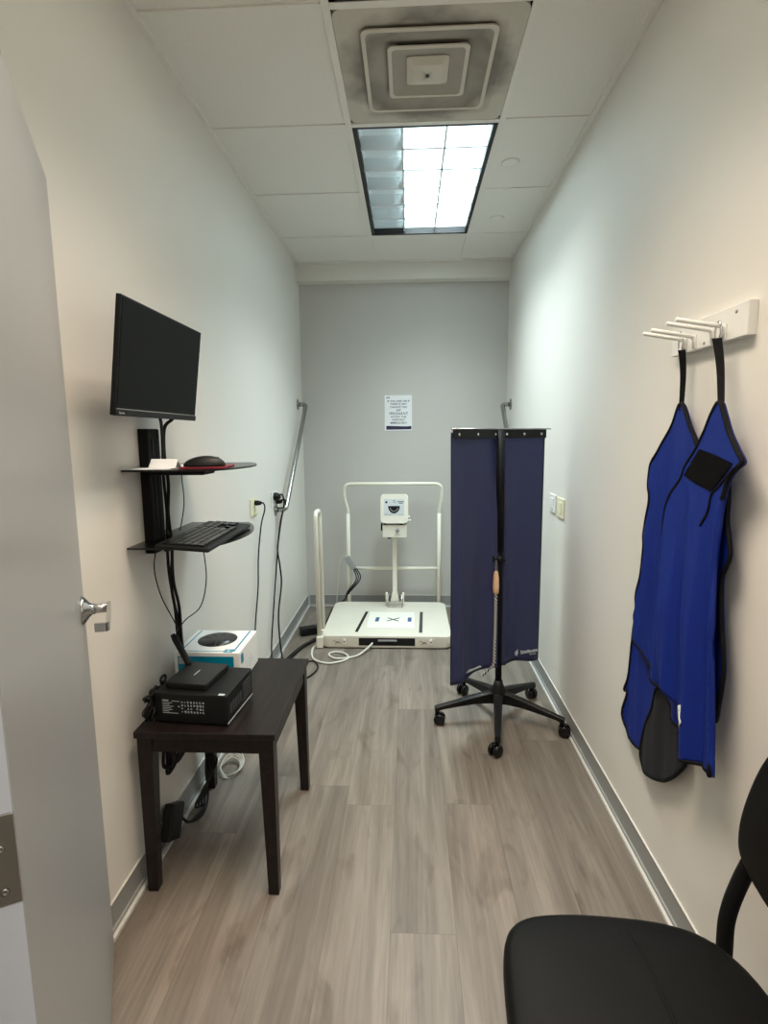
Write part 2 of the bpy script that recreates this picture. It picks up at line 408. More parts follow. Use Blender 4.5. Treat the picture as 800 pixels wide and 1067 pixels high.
for zc in (0.905, 0.25, 1.66):
    b = new_bm(); box(b, -0.003, 0.0, 0.001, 0.036, zc-0.052, zc+0.052, 0.0008, M=Md)
    for sz in (-0.036, -0.014, 0.014, 0.036):
        Ms = Matrix.Translation(Md @ Vector((-0.003, 0.015 if sz in (-0.036, 0.014) else 0.024, zc+sz))) @ Matrix((-dn, Vector((0, 0, 1)), -dd)).transposed().to_4x4()
        lathe(b, [(0.0045, 0), (0.0042, 0.0012), (0.002, 0.0016), (0.0015, 0.0008), (0, 0.0008)], M=Ms, n=14)
    tube(b, [Md @ Vector((-0.004, 0.050, zc-0.052)), Md @ Vector((-0.004, 0.050, zc+0.052))], 0.006, 12)
    obj('hinge', b, m_hinge, door)

# ------------------------------------------------------------------ ceiling fixtures
def blade(bm, p0, p1, h0, h1, wd_top, wd_bot):                      # a V-section louver blade from p0 to p1
    p0 = Vector(p0); p1 = Vector(p1); d = (p1-p0).normalized(); s = Vector((-d.y, d.x, 0))
    A = [bm.verts.new(p0 + s*a + Vector((0, 0, z))) for a, z in ((-wd_bot, h0), (wd_bot, h0), (wd_top, h1), (-wd_top, h1))]
    B = [bm.verts.new(p1 + s*a + Vector((0, 0, z))) for a, z in ((-wd_bot, h0), (wd_bot, h0), (wd_top, h1), (-wd_top, h1))]
    for k in range(4): bm.faces.new((A[k], A[(k+1) % 4], B[(k+1) % 4], B[k]))
    bm.faces.new(A[::-1]); bm.faces.new(B)
def troffer(ty0, ty1, lab):
    tx0, tx1 = GX+tb, GX+T-tb
    t = thing('ceiling_light', ((tx0+tx1)/2, (ty0+ty1)/2, HC), lab, 'ceiling light', 'ceiling troffers')
    b = new_bm()
    for a in ((tx0, tx0+0.018, ty0, ty1), (tx1-0.018, tx1, ty0, ty1), (tx0, tx1, ty0, ty0+0.018), (tx0, tx1, ty1-0.018, ty1)): box(b, *a, HC-0.002, HC+0.030)
    obj('frame', b, m_blackf, t)
    b = new_bm(); ix0, ix1, iy0, iy1 = tx0+0.018, tx1-0.018, ty0+0.018, ty1-0.018
    for a in ((ix0-0.006, ix0, iy0, iy1), (ix1, ix1+0.006, iy0, iy1), (ix0, ix1, iy0-0.006, iy0), (ix0, ix1, iy1, iy1+0.006)): box(b, *a, HC+0.030, HC+0.105)
    for a in ((ix0-0.017, ix0, iy0, iy1), (ix1, ix1+0.017, iy0, iy1)): box(b, *a, HC+0.030, HC+0.034)
    for a in ((ix0, ix1, iy0-0.017, iy0), (ix0, ix1, iy1, iy1+0.017)): box(b, *a, HC+0.030, HC+0.034)
    box(b, ix0-0.006, ix1+0.006, iy0-0.006, iy1+0.006, HC+0.1, HC+0.105)
    obj('housing', b, m_troff, t)
    b = new_bm(); cw = (ix1-ix0)/3; cl = (iy1-iy0)/6
    for i in (1, 2): blade(b, (ix0+i*cw, iy0, HC), (ix0+i*cw, iy1, HC), 0.012, 0.07, 0.001, 0.005)
    for j in range(1, 6): blade(b, (ix0, iy0+j*cl, HC), (ix1, iy0+j*cl, HC), 0.012, 0.07, 0.001, 0.006)
    obj('louver', b, m_louv, t)
troffer(GY+T+tb, GY+3*T-tb, 'lit fluorescent ceiling troffer with white louver grid, beyond the air diffuser')
troffer(GY-2*T+tb, GY-tb, 'ceiling troffer nearest the door, of which only the dark frame edge shows above the diffuser')
# supply air diffuser
vx, vy = GX+T/2, GY+T/2
t = thing('air_diffuser', (vx, vy, HC), 'square stepped ceiling air diffuser with grey dust stains', 'air vent')
b = new_bm()
def ring(bm, h_out, z_out, h_in, z_in, th=0.0, mi=0):
    pr_ = [(h_out, z_out), (h_in, z_in)]
    V = [[bm.verts.new((vx+sx*h, vy+sy*h, z)) for sx, sy in ((-1, -1), (1, -1), (1, 1), (-1, 1))] for h, z in pr_]
    for k in range(4): bm.faces.new((V[0][k], V[0][(k+1) % 4], V[1][(k+1) % 4], V[1][k])).material_index = mi
def ring_solid(bm, prof, rr=0.02):                                  # closed profile (half width, z) around a rounded square
    loops = []
    for h, z in prof:
        q = rrect(vx-h, vx+h, vy-h, vy+h, rr*h/0.2+0.004, 4); loops.append([bm.verts.new((x, y, z)) for x, y in q])
    n = len(loops[0])
    for a in range(len(loops)):
        A = loops[a]; B = loops[(a+1) % len(loops)]
        for k in range(n): bm.faces.new((A[k], A[(k+1) % n], B[(k+1) % n], B[k]))
ring_solid(b, [(0.292, HC-0.003), (0.240, HC-0.004), (0.130, HC+0.020), (0.120, HC+0.022), (0.120, HC+0.045), (0.230, HC+0.06), (0.292, HC+0.06)])
obj('face_plate', b, m_vdirty, t, origin=(vx, vy, HC))
b = new_bm(); box(b, vx-0.21, vx+0.21, vy-0.21, vy+0.21, HC+0.06, HC+0.064); obj('backing', b, m_dark, t)
for h, zz in ((0.213, -0.008), (0.133, -0.006)):
    b = new_bm(); ring_solid(b, [(h, HC+zz), (h-0.013, HC+zz-0.001), (h-0.013, HC+zz+0.003), (h, HC+zz+0.004)]); rg = obj('ring', b, m_vent, t)
    b = new_bm(); ring_solid(b, [(h-0.012, HC+zz), (h-0.100, HC+zz+0.022), (h-0.100, HC+zz+0.025), (h-0.012, HC+zz+0.004)]); obj('sloped_vane', b, m_vdirty, rg, origin=(vx, vy, HC))
b = new_bm(); ring_solid(b, [(0.0001, HC-0.014), (0.050, HC-0.012), (0.071, HC+0.002), (0.071, HC+0.005), (0.0001, HC+0.006)]); lathe(b, [(0.006, 0), (0.006, 0.004), (0, 0.004)], M=Matrix.Translation((vx, vy, HC-0.018)), n=12, mi=1)
obj('center_plate', b, [m_vent, m_dgrey], t)
for i, (x, y, rr) in enumerate(((0.465, 2.694, 0.042), (0.507, 3.335, 0.040))):
    b = new_bm(); lathe(b, [(rr, -0.001), (rr, -0.003), (rr*0.86, -0.006), (rr*0.80, -0.0035), (0, -0.0035)], M=Matrix.Translation((x, y, HC)), n=32)
    obj('sprinkler_cover', b, m_tile, label=('round sprinkler cover on the ceiling tile right of the light, nearer one' if i == 0 else 'round sprinkler cover on the ceiling right of the light, farther from the door'), cat='sprinkler', group='sprinkler covers')
# corridor lamp panel (the lamp itself lies just under it)
b = new_bm(); box(b, -0.31, 0.31, -1.21, -0.59, HC-0.003, HC+0.0); struct('trim_3', b, m_troff)

# ------------------------------------------------------------------ back wall sign
sx0, sx1, sz0, sz1 = -0.186, 0.021, 1.384, 1.647
b = new_bm(); box(b, sx0, sx1, YB-0.0015, YB-0.0002, sz0, sz1)
Mt = lambda x, z: frame_M((x, YB-0.0017, z), (1, 0, 0), (0, 0, 1))
sign = obj('wall_sign', b, m_paper, label='white printed notice about pregnancy taped to the grey back wall', cat='sign')
b = new_bm(); cx = (sx0+sx1)/2
for s, z, sz, sh in (('IF YOU ARE OR IF', 1.602, 0.0215, 0), ('THERE IS ANY', 1.581, 0.0205, 0), ('CHANCE YOU', 1.558, 0.0205, 0), ('ARE', 1.535, 0.0205, 0), ('PREGNANT,', 1.510, 0.0270, 0.3),
                 ('NOTIFY THE', 1.485, 0.0205, 0), ('ASSISTANT', 1.463, 0.0205, 0), ('IMMEDIATELY', 1.440, 0.0205, 0)):
    text_into(b, s, sz, Mt(cx+0.002, z), bold=0.0002, shear=sh)
obj('lettering', b, m_ink, sign)
b = new_bm(); text_into(b, 'HFS', 0.0170, Mt(sx0+0.026, 1.628), bold=0.0005); obj('logo', b, m_inkg, sign)
b = new_bm(); prism(b, [(sx0+0.012, 1.390), (sx1-0.004, 1.392), (sx1-0.004, 1.417), (-0.02, 1.414), (-0.08, 1.416), (sx0+0.012, 1.419)], 0, 0.0006, M=Matrix(((1, 0, 0, 0), (0, 0, -1, YB-0.0016), (0, 1, 0, 0), (0, 0, 0, 1)))); obj('footer_band', b, m_ink, sign)

# ------------------------------------------------------------------ grab bars
def grab_bar(xw, sgn, a, c, label):                                 # a, c = (y, z) of the flanges
    A = Vector((xw, a[0], a[1])); B = Vector((xw, c[0], c[1])); off = Vector((sgn*0.062, 0, 0))
    t = thing('grab_bar', B, label, 'grab bar', 'grab bars')
    b = new_bm(); d = (B-A).normalized()
    tube(b, fillet([A + off*0.05, A+off, B+off, B + off*0.05], 0.05, 7), 0.0155, 16); obj('bar', b, m_steel, t, smooth=None)
    for P in (A, B):
        b = new_bm(); M = Matrix.Translation(P) @ Matrix.Rotation(sgn*PI/2, 4, 'Y')
        lathe(b, [(0.040, 0.0005), (0.040, 0.004), (0.034, 0.007), (0.018, 0.009), (0.018, 0.012)], M=M, n=28)
        for k in range(3):
            Q = M @ Matrix.Translation((0.028*math.cos(k*2.09+1.57), 0.028*math.sin(k*2.09+1.57), 0.006)); lathe(b, [(0.004, 0), (0.003, 0.0025), (0, 0.003)], M=Q, n=10)
        obj('flange', b, m_steel, t)
grab_bar(XL, 1, (3.985, 1.575), (3.23, 0.905), 'diagonal steel grab bar on the left wall above a black plug')
grab_bar(XR, -1, (3.99, 1.56), (3.24, 0.90), 'steel grab bar on the right wall, mostly behind the navy curtain')

# ------------------------------------------------------------------ outlets and switches
def plate(name, xw, sgn, yc, zc, wd, hh, m, label, cat, kind):
    b = new_bm(); x0, x1 = sorted((xw+sgn*0.0003, xw+sgn*0.006)); box(b, x0, x1, yc-wd/2, yc+wd/2, zc-hh/2, zc+hh/2, 0.0025)
    o = obj(name, b, m, label=label, cat=cat)
    if kind == 'outlet':
        for dz in (-0.02, 0.02):
            b = new_bm(); x0, x1 = sorted((xw+sgn*0.005, xw+sgn*0.008)); box(b, x0, x1, yc-0.016, yc+0.016, zc+dz-0.011, zc+dz+0.011, 0.002)
            for yy in (-0.006, 0.006): xa, xb = sorted((xw+sgn*0.0078, xw+sgn*0.0083)); box(b, xa, xb, yc+yy-0.0012, yc+yy+0.0012, zc+dz-0.002, zc+dz+0.006, mi=1)
            obj('socket', b, [m, m_dark], o)
    elif kind == 'switch':
        b = new_bm(); x0, x1 = sorted((xw+sgn*0.005, xw+sgn*0.009)); box(b, x0, x1, yc-wd*0.22, yc+wd*0.22, zc-hh*0.29, zc+hh*0.29, 0.0015); obj('rocker', b, m, o)
    return o
plate('wall_outlet', XL, 1, 2.765, 0.983, 0.125, 0.092, m_ivory, 'ivory outlet plate with a black cord on the left wall beyond the keyboard', 'outlet', 'outlet')
plate('wall_outlet', XL, 1, 3.19, 0.975, 0.125, 0.092, m_white, 'white outlet plate behind a big black plug on the left wall', 'outlet', 'outlet')
plate('wall_switch', XR, -1, 2.755, 1.000, 0.110, 0.092, m_white, 'white wall switch plate on the right wall, closer to the curtain', 'switch', 'switch')
plate('wall_switch', XR, -1, 2.612, 0.995, 0.120, 0.095, m_ivory, 'ivory wall switch plate on the right wall, right of the white one', 'switch', 'switch')
def cord(name, pts, r, m, label, n=6, cat='cord', plug=None, rn=8, plug_d=1, group=None):
    b = new_bm(); tube(b, catmull(pts, n), r, rn)
    if plug is None: return obj(name, b, m, label=label, cat=cat, group=group)
    t = thing(name, pts[-1], label, cat, group); obj('wire', b, m, t)
    x, y, z, rr = plug; b = new_bm()
    lathe(b, [(rr, 0), (rr*1.05, 0.012), (rr*0.8, 0.03), (rr*0.35, 0.038), (0, 0.039)], M=Matrix.Translation((x, y, z)) @ Matrix.Rotation(PI/2, 4, 'Y'), n=18)
    obj('plug', b, m, t); return t
x9 = XL+0.018
cord('power_cable', [(XL+0.03, 2.775, 1.002), (XL+0.05, 2.78, 1.0), (XL+0.052, 2.795, 0.965), (x9+0.01, 2.80, 0.88), (x9, 2.76, 0.72), (x9, 2.73, 0.56), (x9, 2.66, 0.40), (x9, 2.62, 0.25), (x9+0.01, 2.6, 0.10), (x9+0.02, 2.55, 0.012), (x9+0.05, 2.45, 0.008)],
     0.0038, m_cable, 'single black power cord hanging from the ivory outlet on the left wall', plug=(XL+0.008, 2.77, 1.003, 0.013))
cord('power_cable', [(XL+0.03, 3.19, 0.99), (XL+0.05, 3.20, 1.0), (XL+0.055, 3.22, 0.94), (x9+0.008, 3.21, 0.80), (x9, 3.14, 0.60), (x9, 3.03, 0.35), (x9, 2.95, 0.15), (x9+0.02, 2.88, 0.012), (x9+0.06, 2.75, 0.008)],
     0.0045, m_cable, 'straight black cord of the pair hanging below the white outlet and grab bar', plug=(XL+0.008, 3.18, 0.99, 0.024))
cord('power_cable', [(XL+0.04, 3.215, 0.965), (XL+0.06, 3.24, 0.955), (x9+0.01, 3.26, 0.85), (x9, 3.20, 0.72), (x9, 3.17, 0.66), (x9+0.004, 3.20, 0.56), (x9+0.004, 3.22, 0.44), (x9, 3.14, 0.28), (x9+0.004, 3.13, 0.12), (x9+0.03, 3.08, 0.010), (x9+0.07, 2.98, 0.008)],
     0.0055, m_cable, 'wavy thicker black cord of the pair hanging below the white outlet', plug=(XL+0.008, 3.222, 0.955, 0.014))

# ------------------------------------------------------------------ monitor on wall column with two shelves
py0, py1, pz0, pz1 = 1.600, 1.676, 0.99, 1.372
t = thing('wall_workstation', (XL, 1.645, 0.99), 'black wall-mounted column with two shelves under the monitor', 'workstation mount')
b = new_bm(); box(b, XL, XL+0.032, py0, py1, pz0, pz1, 0.003)
box(b, XL+0.031, XL+0.034, 1.618, 1.632, pz0+0.01, pz1-0.03, 0.001); box(b, XL+0.031, XL+0.034, 1.646, 1.660, pz0+0.01, pz1-0.03, 0.001)
obj('column', b, m_blackm, t)
def shelf(z, y0, y1, xf, name, bulge):
    b = new_bm(); out = [(XL+0.004, y0), ]
    n = 14
    xn = xf - bulge
    out = [(XL+0.004, y0), (xn-0.02, y0-0.0)]
    for k in range(n+1):
        u = k/n; y = y0 + (y1-y0)*u; out.append((xn + bulge*math.sin(PI*u)**0.8, y))
    out += [(xn-0.02, y1), (XL+0.004, y1)]
    prism(b, out, z-0.005, z); 
    o = obj(name, b, m_blackg, t)
    b = new_bm(); box(b, XL+0.03, XL+0.20, py0-0.01, py1+0.01, z-0.022, z-0.005, 0.004); obj('shelf_bracket', b, m_blackm, t)
ZU, ZLO = 1.255, 1.032
shelf(ZU, 1.485, 1.93, -0.50, 'upper_shelf', 0.07)
shelf(ZLO, 1.485, 1.96, -0.525, 'lower_shelf', 0.07)
# monitor (tilted slightly downwards)
ym0, ym1 = 1.268, 1.752
Pt = Vector((-0.658, 1.27, 1.674)); Pb = Vector((-0.695, 1.27, 1.398)); upv = (Pt-Pb).normalized(); hM = (Pt-Pb).length
Mm = Matrix.Translation(Pb) @ Matrix((Vector((0, 1, 0)), upv, Vector((0, 1, 0)).cross(upv))).transposed().to_4x4()   # local x along wall, y up, z into room
t = thing('monitor', (-0.70, 1.50, 1.398), 'black flat monitor with dark screen mounted on the left wall', 'monitor')
W_ = ym1-ym0
b = new_bm(); box(b, 0, W_, 0, hM, -0.015, -0.002, 0.002, M=Mm); box(b, 0.12, W_-0.12, 0.06, hM-0.06, -0.045, -0.014, 0.008, M=Mm); obj('housing', b, m_black, t)
b = new_bm(); box(b, XL, XL+0.02, 1.62, 1.72, 1.49, 1.59, 0.003); box(b, XL+0.02, -0.70, 1.62, 1.67, 1.51, 1.57, 0.003); obj('wall_bracket', b, m_black, t)
b = new_bm(); box(b, 0.006, W_-0.006, 0.019, hM-0.005, -0.003, -0.0005, M=Mm); obj('screen', b, m_screen, t)
b = new_bm(); box(b, 0.0, W_, 0.0, 0.0155, -0.006, 0.001, 0.0015, M=Mm); box(b, 0.006, W_-0.006, 0.0160, 0.0178, -0.004, 0.0006, M=Mm, mi=1); bz = obj('bezel', b, [m_black, m_grey], t)
b = new_bm(); text_into(b, 'lenovo', 0.009, Mm @ Matrix.Translation((0.026, 0.0075, 0.0014)), bold=0.0002); obj('logo', b, m_grey, t)
# cables from monitor down behind the column
b = new_bm()
def mcab(*pts, r=0.005): tube(b, catmull(pts, 6), r, 8)
mcab((-0.75, 1.60, 1.44), (-0.75, 1.62, 1.405), (-0.765, 1.66, 1.375), (-0.785, 1.70, 1.30), (-0.79, 1.705, 1.22), (-0.79, 1.712, 1.1), (-0.79, 1.70, 1.0), (-0.79, 1.70, 0.9), (-0.785, 1.715, 0.78), (-0.785, 1.725, 0.66), (-0.775, 1.735, 0.53))
mcab((-0.74, 1.73, 1.44), (-0.75, 1.71, 1.405), (-0.77, 1.69, 1.375), (-0.785, 1.71, 1.29), (-0.78, 1.715, 1.2), (-0.78, 1.70, 1.1), (-0.78, 1.71, 1.0), (-0.78, 1.705, 0.88), (-0.775, 1.725, 0.78), (-0.775, 1.73, 0.65), (-0.765, 1.74, 0.53), r=0.0055)
mcab((-0.785, 1.69, 1.05), (-0.77, 1.69, 0.99), (-0.79, 1.71, 0.85), (-0.78, 1.73, 0.7), (-0.78, 1.735, 0.53), r=0.005)
obj('cable_bundle', b, m_cable, label='thick black cable bundle from the monitor down the wall to the table', cat='cable')
cord('mouse_cable', [(-0.735, 1.60, ZU-0.006), (-0.735, 1.70, 1.245), (-0.742, 1.735, 1.19), (-0.742, 1.735, 1.12), (-0.75, 1.71, ZLO+0.01)], 0.0018, m_cable, 'thin black mouse cable dropping between the two wall shelves', rn=6)
cord('keyboard_cable', [(-0.60, 1.52, ZLO-0.008), (-0.60, 1.53, 0.93), (-0.63, 1.55, 0.84), (-0.70, 1.60, 0.78), (-0.74, 1.62, 0.735), (-0.755, 1.66, 0.73), (-0.765, 1.64, 0.78), (-0.775, 1.60, 0.86), (-0.78, 1.58, 0.95), (-0.775, 1.60, 1.02)], 0.0018, m_cable, 'thin black keyboard cable looping below the lower wall shelf', rn=6)
# keyboard: local x = along its length (left to right when typing), y = towards the wall
kb0, kb1 = Vector((-0.543, 1.412, 0)), Vector((-0.549, 1.815, 0))   # front edge ends (near, far)
kx = (kb1-kb0).normalized(); kyd = Vector((-kx.y, kx.x, 0))         # towards wall
LK, WK = 0.415, 0.150
Mk = Matrix.Translation((kb0.x, kb0.y, ZLO)) @ Matrix((kx, kyd, Vector((0, 0, 1)))).transposed().to_4x4() @ Matrix.Rotation(math.radians(4.5), 4, 'X')
t = thing('keyboard', (kb0.x-0.07, 1.61, ZLO), 'black keyboard lying on the lower wall shelf', 'keyboard')
b = new_bm(); box(b, 0, LK, 0, WK, 0.002, 0.015, 0.005, M=Mk); obj('keyboard_case', b, m_black, t)
b = new_bm(); box(b, 0.02, 0.05, WK-0.03, WK-0.018, -0.008, 0.003, 0.001, M=Mk); obj('tilt_foot', b, m_black, t); b = new_bm(); box(b, LK-0.05, LK-0.02, WK-0.03, WK-0.018, -0.008, 0.003, 0.001, M=Mk); obj('tilt_foot', b, m_black, t)
rows = [[1]*13+[0.3]+[1]*3, [1]*13+[1.6]+[0.3]+[1]*3+[0.2]+[1]*3, [1.5]+[1]*12+[1.2]+[0.3]+[1]*3+[0.2]+[1]*3, [1.8]+[1]*11+[1.9]+[3.5]+[1]*3, [2.3]+[1]*10+[2.4]+[1.3, 1, 1.4]+[1]*3, [1.3, 1.3, 1.3, 5.6, 1.3, 1.3, 1.3]+[0.3]+[1]*3+[0.2]+[2, 1]]
gaps = {0.3, 0.2, 3.5}
u = 0.0183; nkey = 0
for ri, row in enumerate(rows):
    x = 0.010; y = WK-0.034 - ri*0.0195
    for ki, wd in enumerate(row):
        if ri == 4 and ki in (12, 14): x += wd*u; continue
        if wd in gaps: x += wd*u; continue
        if x+wd*u > LK-0.006: wd = max(0.5, (LK-0.008-x)/u)
        b = new_bm(); box(b, x+0.0009, x+wd*u-0.0009, y+0.0009, y+0.0185, 0.0145, 0.0205, 0.0018, M=Mk, seg=1)
        if nkey < 98: obj('key', b, m_dgrey if False else m_blackg, t)
        else: b.free()
        nkey += 1; x += wd*u
# mouse on a red notebook, papers on the upper shelf
b = new_bm(); Mr = Matrix.Translation((-0.645, 1.60, ZU)) @ Matrix.Rotation(math.radians(8), 4, 'Z')
box(b, -0.025, 0.105, -0.08, 0.08, 0.0005, 0.0055, 0.001, M=Mr); nb = obj('mouse_pad', b, m_red, label='thin dark red pad under the mouse on the upper shelf', cat='mouse pad')
t = thing('mouse', (-0.61, 1.585, ZU+0.006), 'black computer mouse on the upper wall shelf', 'mouse')
b = new_bm(); r = bmesh.ops.create_uvsphere(b, u_segments=28, v_segments=16, radius=1.0)
for v in b.verts:
    x, y, z = v.co; z = max(z, -0.05); hgt = 0.029*(1.0+0.12*x)
    v.co = Vector((x*0.060*(1), y*0.031*(1-0.10*(1-x*x)), z*hgt))
bmesh.ops.transform(b, matrix=Matrix.Translation((-0.598, 1.56, ZU+0.008)) @ Matrix.Rotation(math.radians(12), 4, 'Z'), verts=b.verts)
obj('mouse_body', b, m_black, t, smooth=True)
b = new_bm(); tube(b, [(-0.562, 1.565, ZU+0.0275), (-0.562, 1.571, ZU+0.0275)], 0.006, 14); obj('scroll_wheel', b, m_dgrey, t)
for i, (x, y, a, w1, l1, lab) in enumerate(((-0.725, 1.55, 5, 0.08, 0.10, 'white sheet of paper flat on the upper shelf beside the column'), (-0.70, 1.66, -14, 0.10, 0.13, 'white paper lying under the folded card on the upper shelf'))):
    b = new_bm(); box(b, -w1, w1*0.5, -l1/2, l1/2, 0.0008+0.0012*i, 0.0016+0.0012*i, M=Matrix.Translation((x, y, ZU)) @ Matrix.Rotation(math.radians(a), 4, 'Z'))
    obj('paper_sheet', b, m_paper, label=lab, cat='paper')
b = new_bm(); box(b, -0.045, 0.045, -0.0004, 0.0004, 0, 0.030, M=Matrix.Translation((-0.715, 1.535, ZU+0.003)) @ Matrix.Rotation(math.radians(-12), 4, 'Z') @ Matrix.Rotation(math.radians(-32), 4, 'X'))
box(b, -0.045, 0.045, -0.0004, 0.0004, 0, 0.024, M=Matrix.Translation((-0.708, 1.568, ZU+0.003)) @ Matrix.Rotation(math.radians(-12), 4, 'Z') @ Matrix.Rotation(math.radians(42), 4, 'X'))
obj('folded_card', b, m_paper, label='white folded card standing on the papers left of the mouse', cat='card')

# ------------------------------------------------------------------ side table
tz = 0.515
t = thing('side_table', (-0.585, 1.665, 0), 'small dark espresso wooden table against the left wall', 'table')
b = new_bm(); box(b, -0.788, -0.380, 1.402, 1.930, tz-0.020, tz, 0.003); obj('tabletop', b, m_wood, t)
def leg(x, y, sx, sy):                                              # tapered, inner faces slope
    b = new_bm(); w0, w1 = 0.044, 0.031
    o0 = [(x, y), (x - sx*w0, y), (x - sx*w0, y - sy*w0), (x, y - sy*w0)]; o1 = [(x, y), (x - sx*w1, y), (x - sx*w1, y - sy*w1), (x, y - sy*w1)]
    A = [b.verts.new((p[0], p[1], 0.0)) for p in o1]; B = [b.verts.new((p[0], p[1], tz-0.020)) for p in o0]
    for k in range(4): b.faces.new((A[k], A[(k+1) % 4], B[(k+1) % 4], B[k]))
    b.faces.new(A[::-1]); b.faces.new(B)
    bmesh.ops.bevel(b, geom=b.edges[:], offset=0.0015, segments=1, affect='EDGES')
    obj('leg', b, m_wood, t)
for x, sx in ((-0.783, -1), (-0.387, 1)):
    for y, sy in ((1.410, -1), (1.918, 1)): leg(x, y, sx, sy)
b = new_bm()
for a in ((-0.745, -0.425, 1.414, 1.430), (-0.745, -0.425, 1.898, 1.914), (-0.779, -0.763, 1.45, 1.88), (-0.407, -0.391, 1.45, 1.88)): box(b, *a, tz-0.066, tz-0.0202)
obj('apron', b, m_wood, t)
# mini computer lying on the table
Mp = Matrix.Translation((-0.628, 1.545, tz)) @ Matrix.Rotation(math.radians(-5), 4, 'Z')
t = thing('mini_computer', (-0.628, 1.545, tz), 'black desktop computer lying flat on the table beneath the router', 'computer')
b = new_bm(); box(b, -0.112, 0.112, -0.098, 0.098, 0.004, 0.094, 0.004, M=Mp); obj('case', b, m_black, t)
b = new_bm()
for i in range(2): box(b, -0.10, 0.10, -0.09+i*0.15, -0.06+i*0.15, 0, 0.0045, M=Mp)
obj('rubber_feet', b, m_black, t)
b = new_bm()   # label on the near face
ML = Mp @ Matrix.Translation((0, -0.0984, 0)) @ Matrix.Rotation(PI/2, 4, 'X')
random.seed(3)
box(b, -0.085, -0.066, 0.070, 0.074, 0, 0.0004, M=ML)
for k, wd in enumerate((0.030, 0.022, 0.034, 0.026, 0.030, 0.020, 0.048)): box(b, -0.085, -0.085+wd, 0.064-k*0.0052, 0.0655-k*0.0052, 0, 0.0004, M=ML)
box(b, -0.056, -0.032, 0.070, 0.0715, 0, 0.0004, M=ML); box(b, -0.037, -0.032, 0.053, 0.056, 0, 0.0004, M=ML)
for rr in range(4):
    for cc in range(8):
        if random.random() < 0.12: continue
        x = -0.026+cc*0.0092; y = 0.067-rr*0.0098; s = random.uniform(0.0028, 0.0052); q = random.uniform(0.0028, 0.0052)
        box(b, x, x+s, y, y+q, 0, 0.0004, M=ML)
        if random.random() < 0.6: box(b, x+0.001, x+s+0.001, y-0.0016, y-0.0008, 0, 0.0004, M=ML)
obj('spec_label', b, m_ltgrey, t)
b = new_bm()   # ports and vents on the room side
for k in range(5): box(b, 0.1115, 0.1128, -0.075+k*0.018, -0.064+k*0.018, 0.030, 0.060, M=Mp)
for k in range(6): box(b, 0.1115, 0.1128, 0.02, 0.085, 0.022+k*0.010, 0.026+k*0.010, M=Mp)
obj('port_panel', b, m_dgrey, t)
b = new_bm(); box(b, 0.1118, 0.1132, -0.096, 0.094, 0.006, 0.010, M=Mp); obj('edge_strip', b, m_grey, t)
b = new_bm(); box(b, 0.085, 0.103, -0.094, -0.084, 0.094, 0.0945, M=Mp); obj('sticker', b, m_ltgrey, t)
# router on top
zr = tz+0.0945; Mr = Matrix.Translation((-0.648, 1.548, zr)) @ Matrix.Rotation(math.radians(-7), 4, 'Z')
t = thing('router', (-0.648, 1.548, zr), 'flat black router with thick antenna on top of the computer', 'router')
b = new_bm(); prism(b, rrect(-0.068, 0.064, -0.075, 0.075, 0.006, 3), 0.0005, 0.018, M=Mr, bev=0.002); obj('case', b, m_dgrey if False else m_black, t)
b = new_bm(); prism(b, rrect(-0.066, 0.062, -0.073, 0.073, 0.006, 3), 0.0181, 0.0195, M=Mr); obj('lid', b, mat('charcoal_lid', rgb(30, 31, 33), 0.4, spec=0.3), t)
b = new_bm(); box(b, -0.006, -0.003, -0.018, 0.018, 0.0196, 0.0199, M=Mr); obj('logo', b, m_ltgrey, t)
b = new_bm(); tube(b, [(-0.700, 1.604, zr+0.016), (-0.712, 1.617, zr+0.030), (-0.765, 1.66, zr+0.082), (-0.776, 1.668, zr+0.094)], 0.009, 14, rs=[0.008, 0.010, 0.0105, 0.008]); obj('antenna', b, m_black, t)
# white and teal box
bx0, bx1, by0, by1, bz0, bz1 = -0.788, -0.566, 1.692, 1.902, tz+0.0005, 0.633
t = thing('product_box', ((bx0+bx1)/2, (by0+by1)/2, tz), 'white and teal cardboard box with a round black disc picture, on the table', 'box')
b = new_bm(); box(b, bx0, bx1, by0, by1, bz0, bz1, 0.0015, seg=1); obj('carton', b, m_white, t)
b = new_bm(); e = 0.0006
box(b, bx0+0.012, bx1-0.020, by0-e, by0, bz0+0.008, bz1-0.013)                      # teal front panel
box(b, bx0+0.016, bx0+0.020, by0+0.012, by1-0.006, bz1, bz1+e); box(b, bx1-0.026, bx1-0.020, by0+0.012, by1-0.006, bz1, bz1+e); box(b, bx0+0.020, bx1-0.056, by0+0.012, by0+0.016, bz1, bz1+e)
box(b, bx1-0.056, bx1-0.026, by0+0.003, by0+0.030, bz1, bz1+e); box(b, bx1, bx1+e, by0+0.015, by0+0.040, bz1-0.045, bz1-0.012)
obj('teal_print', b, m_teal, t)
b = new_bm(); lathe(b, [(0.068, 0), (0.068, e), (0, e)], M=Matrix.Translation(((bx0+bx1)/2-0.004, (by0+by1)/2+0.014, bz1)), n=48); ds = obj('disc_picture', b, mat('printed_disc', rgb(34, 34, 36), 0.3, noise=0.7, nscale=40), t)
b = new_bm(); M3 = Matrix.Translation(((bx0+bx1)/2-0.004, (by0+by1)/2+0.014, bz1+e))
for k in range(9):
    a = k*0.7; box(b, 0.022, 0.062, -0.0012, 0.0012, 0, 0.0003, M=M3 @ Matrix.Rotation(a, 4, 'Z'))
obj('disc_marks', b, m_dgrey, ds)
b = new_bm(); box(b, bx0+0.015, bx0+0.040, by0-0.0012, by0-e, bz1-0.040, bz1-0.016); 
for k in range(5): box(b, bx1, bx1+e, by0+0.06, by0+0.13+0.01*(k % 3), bz0+0.025+k*0.008, bz0+0.027+k*0.008)
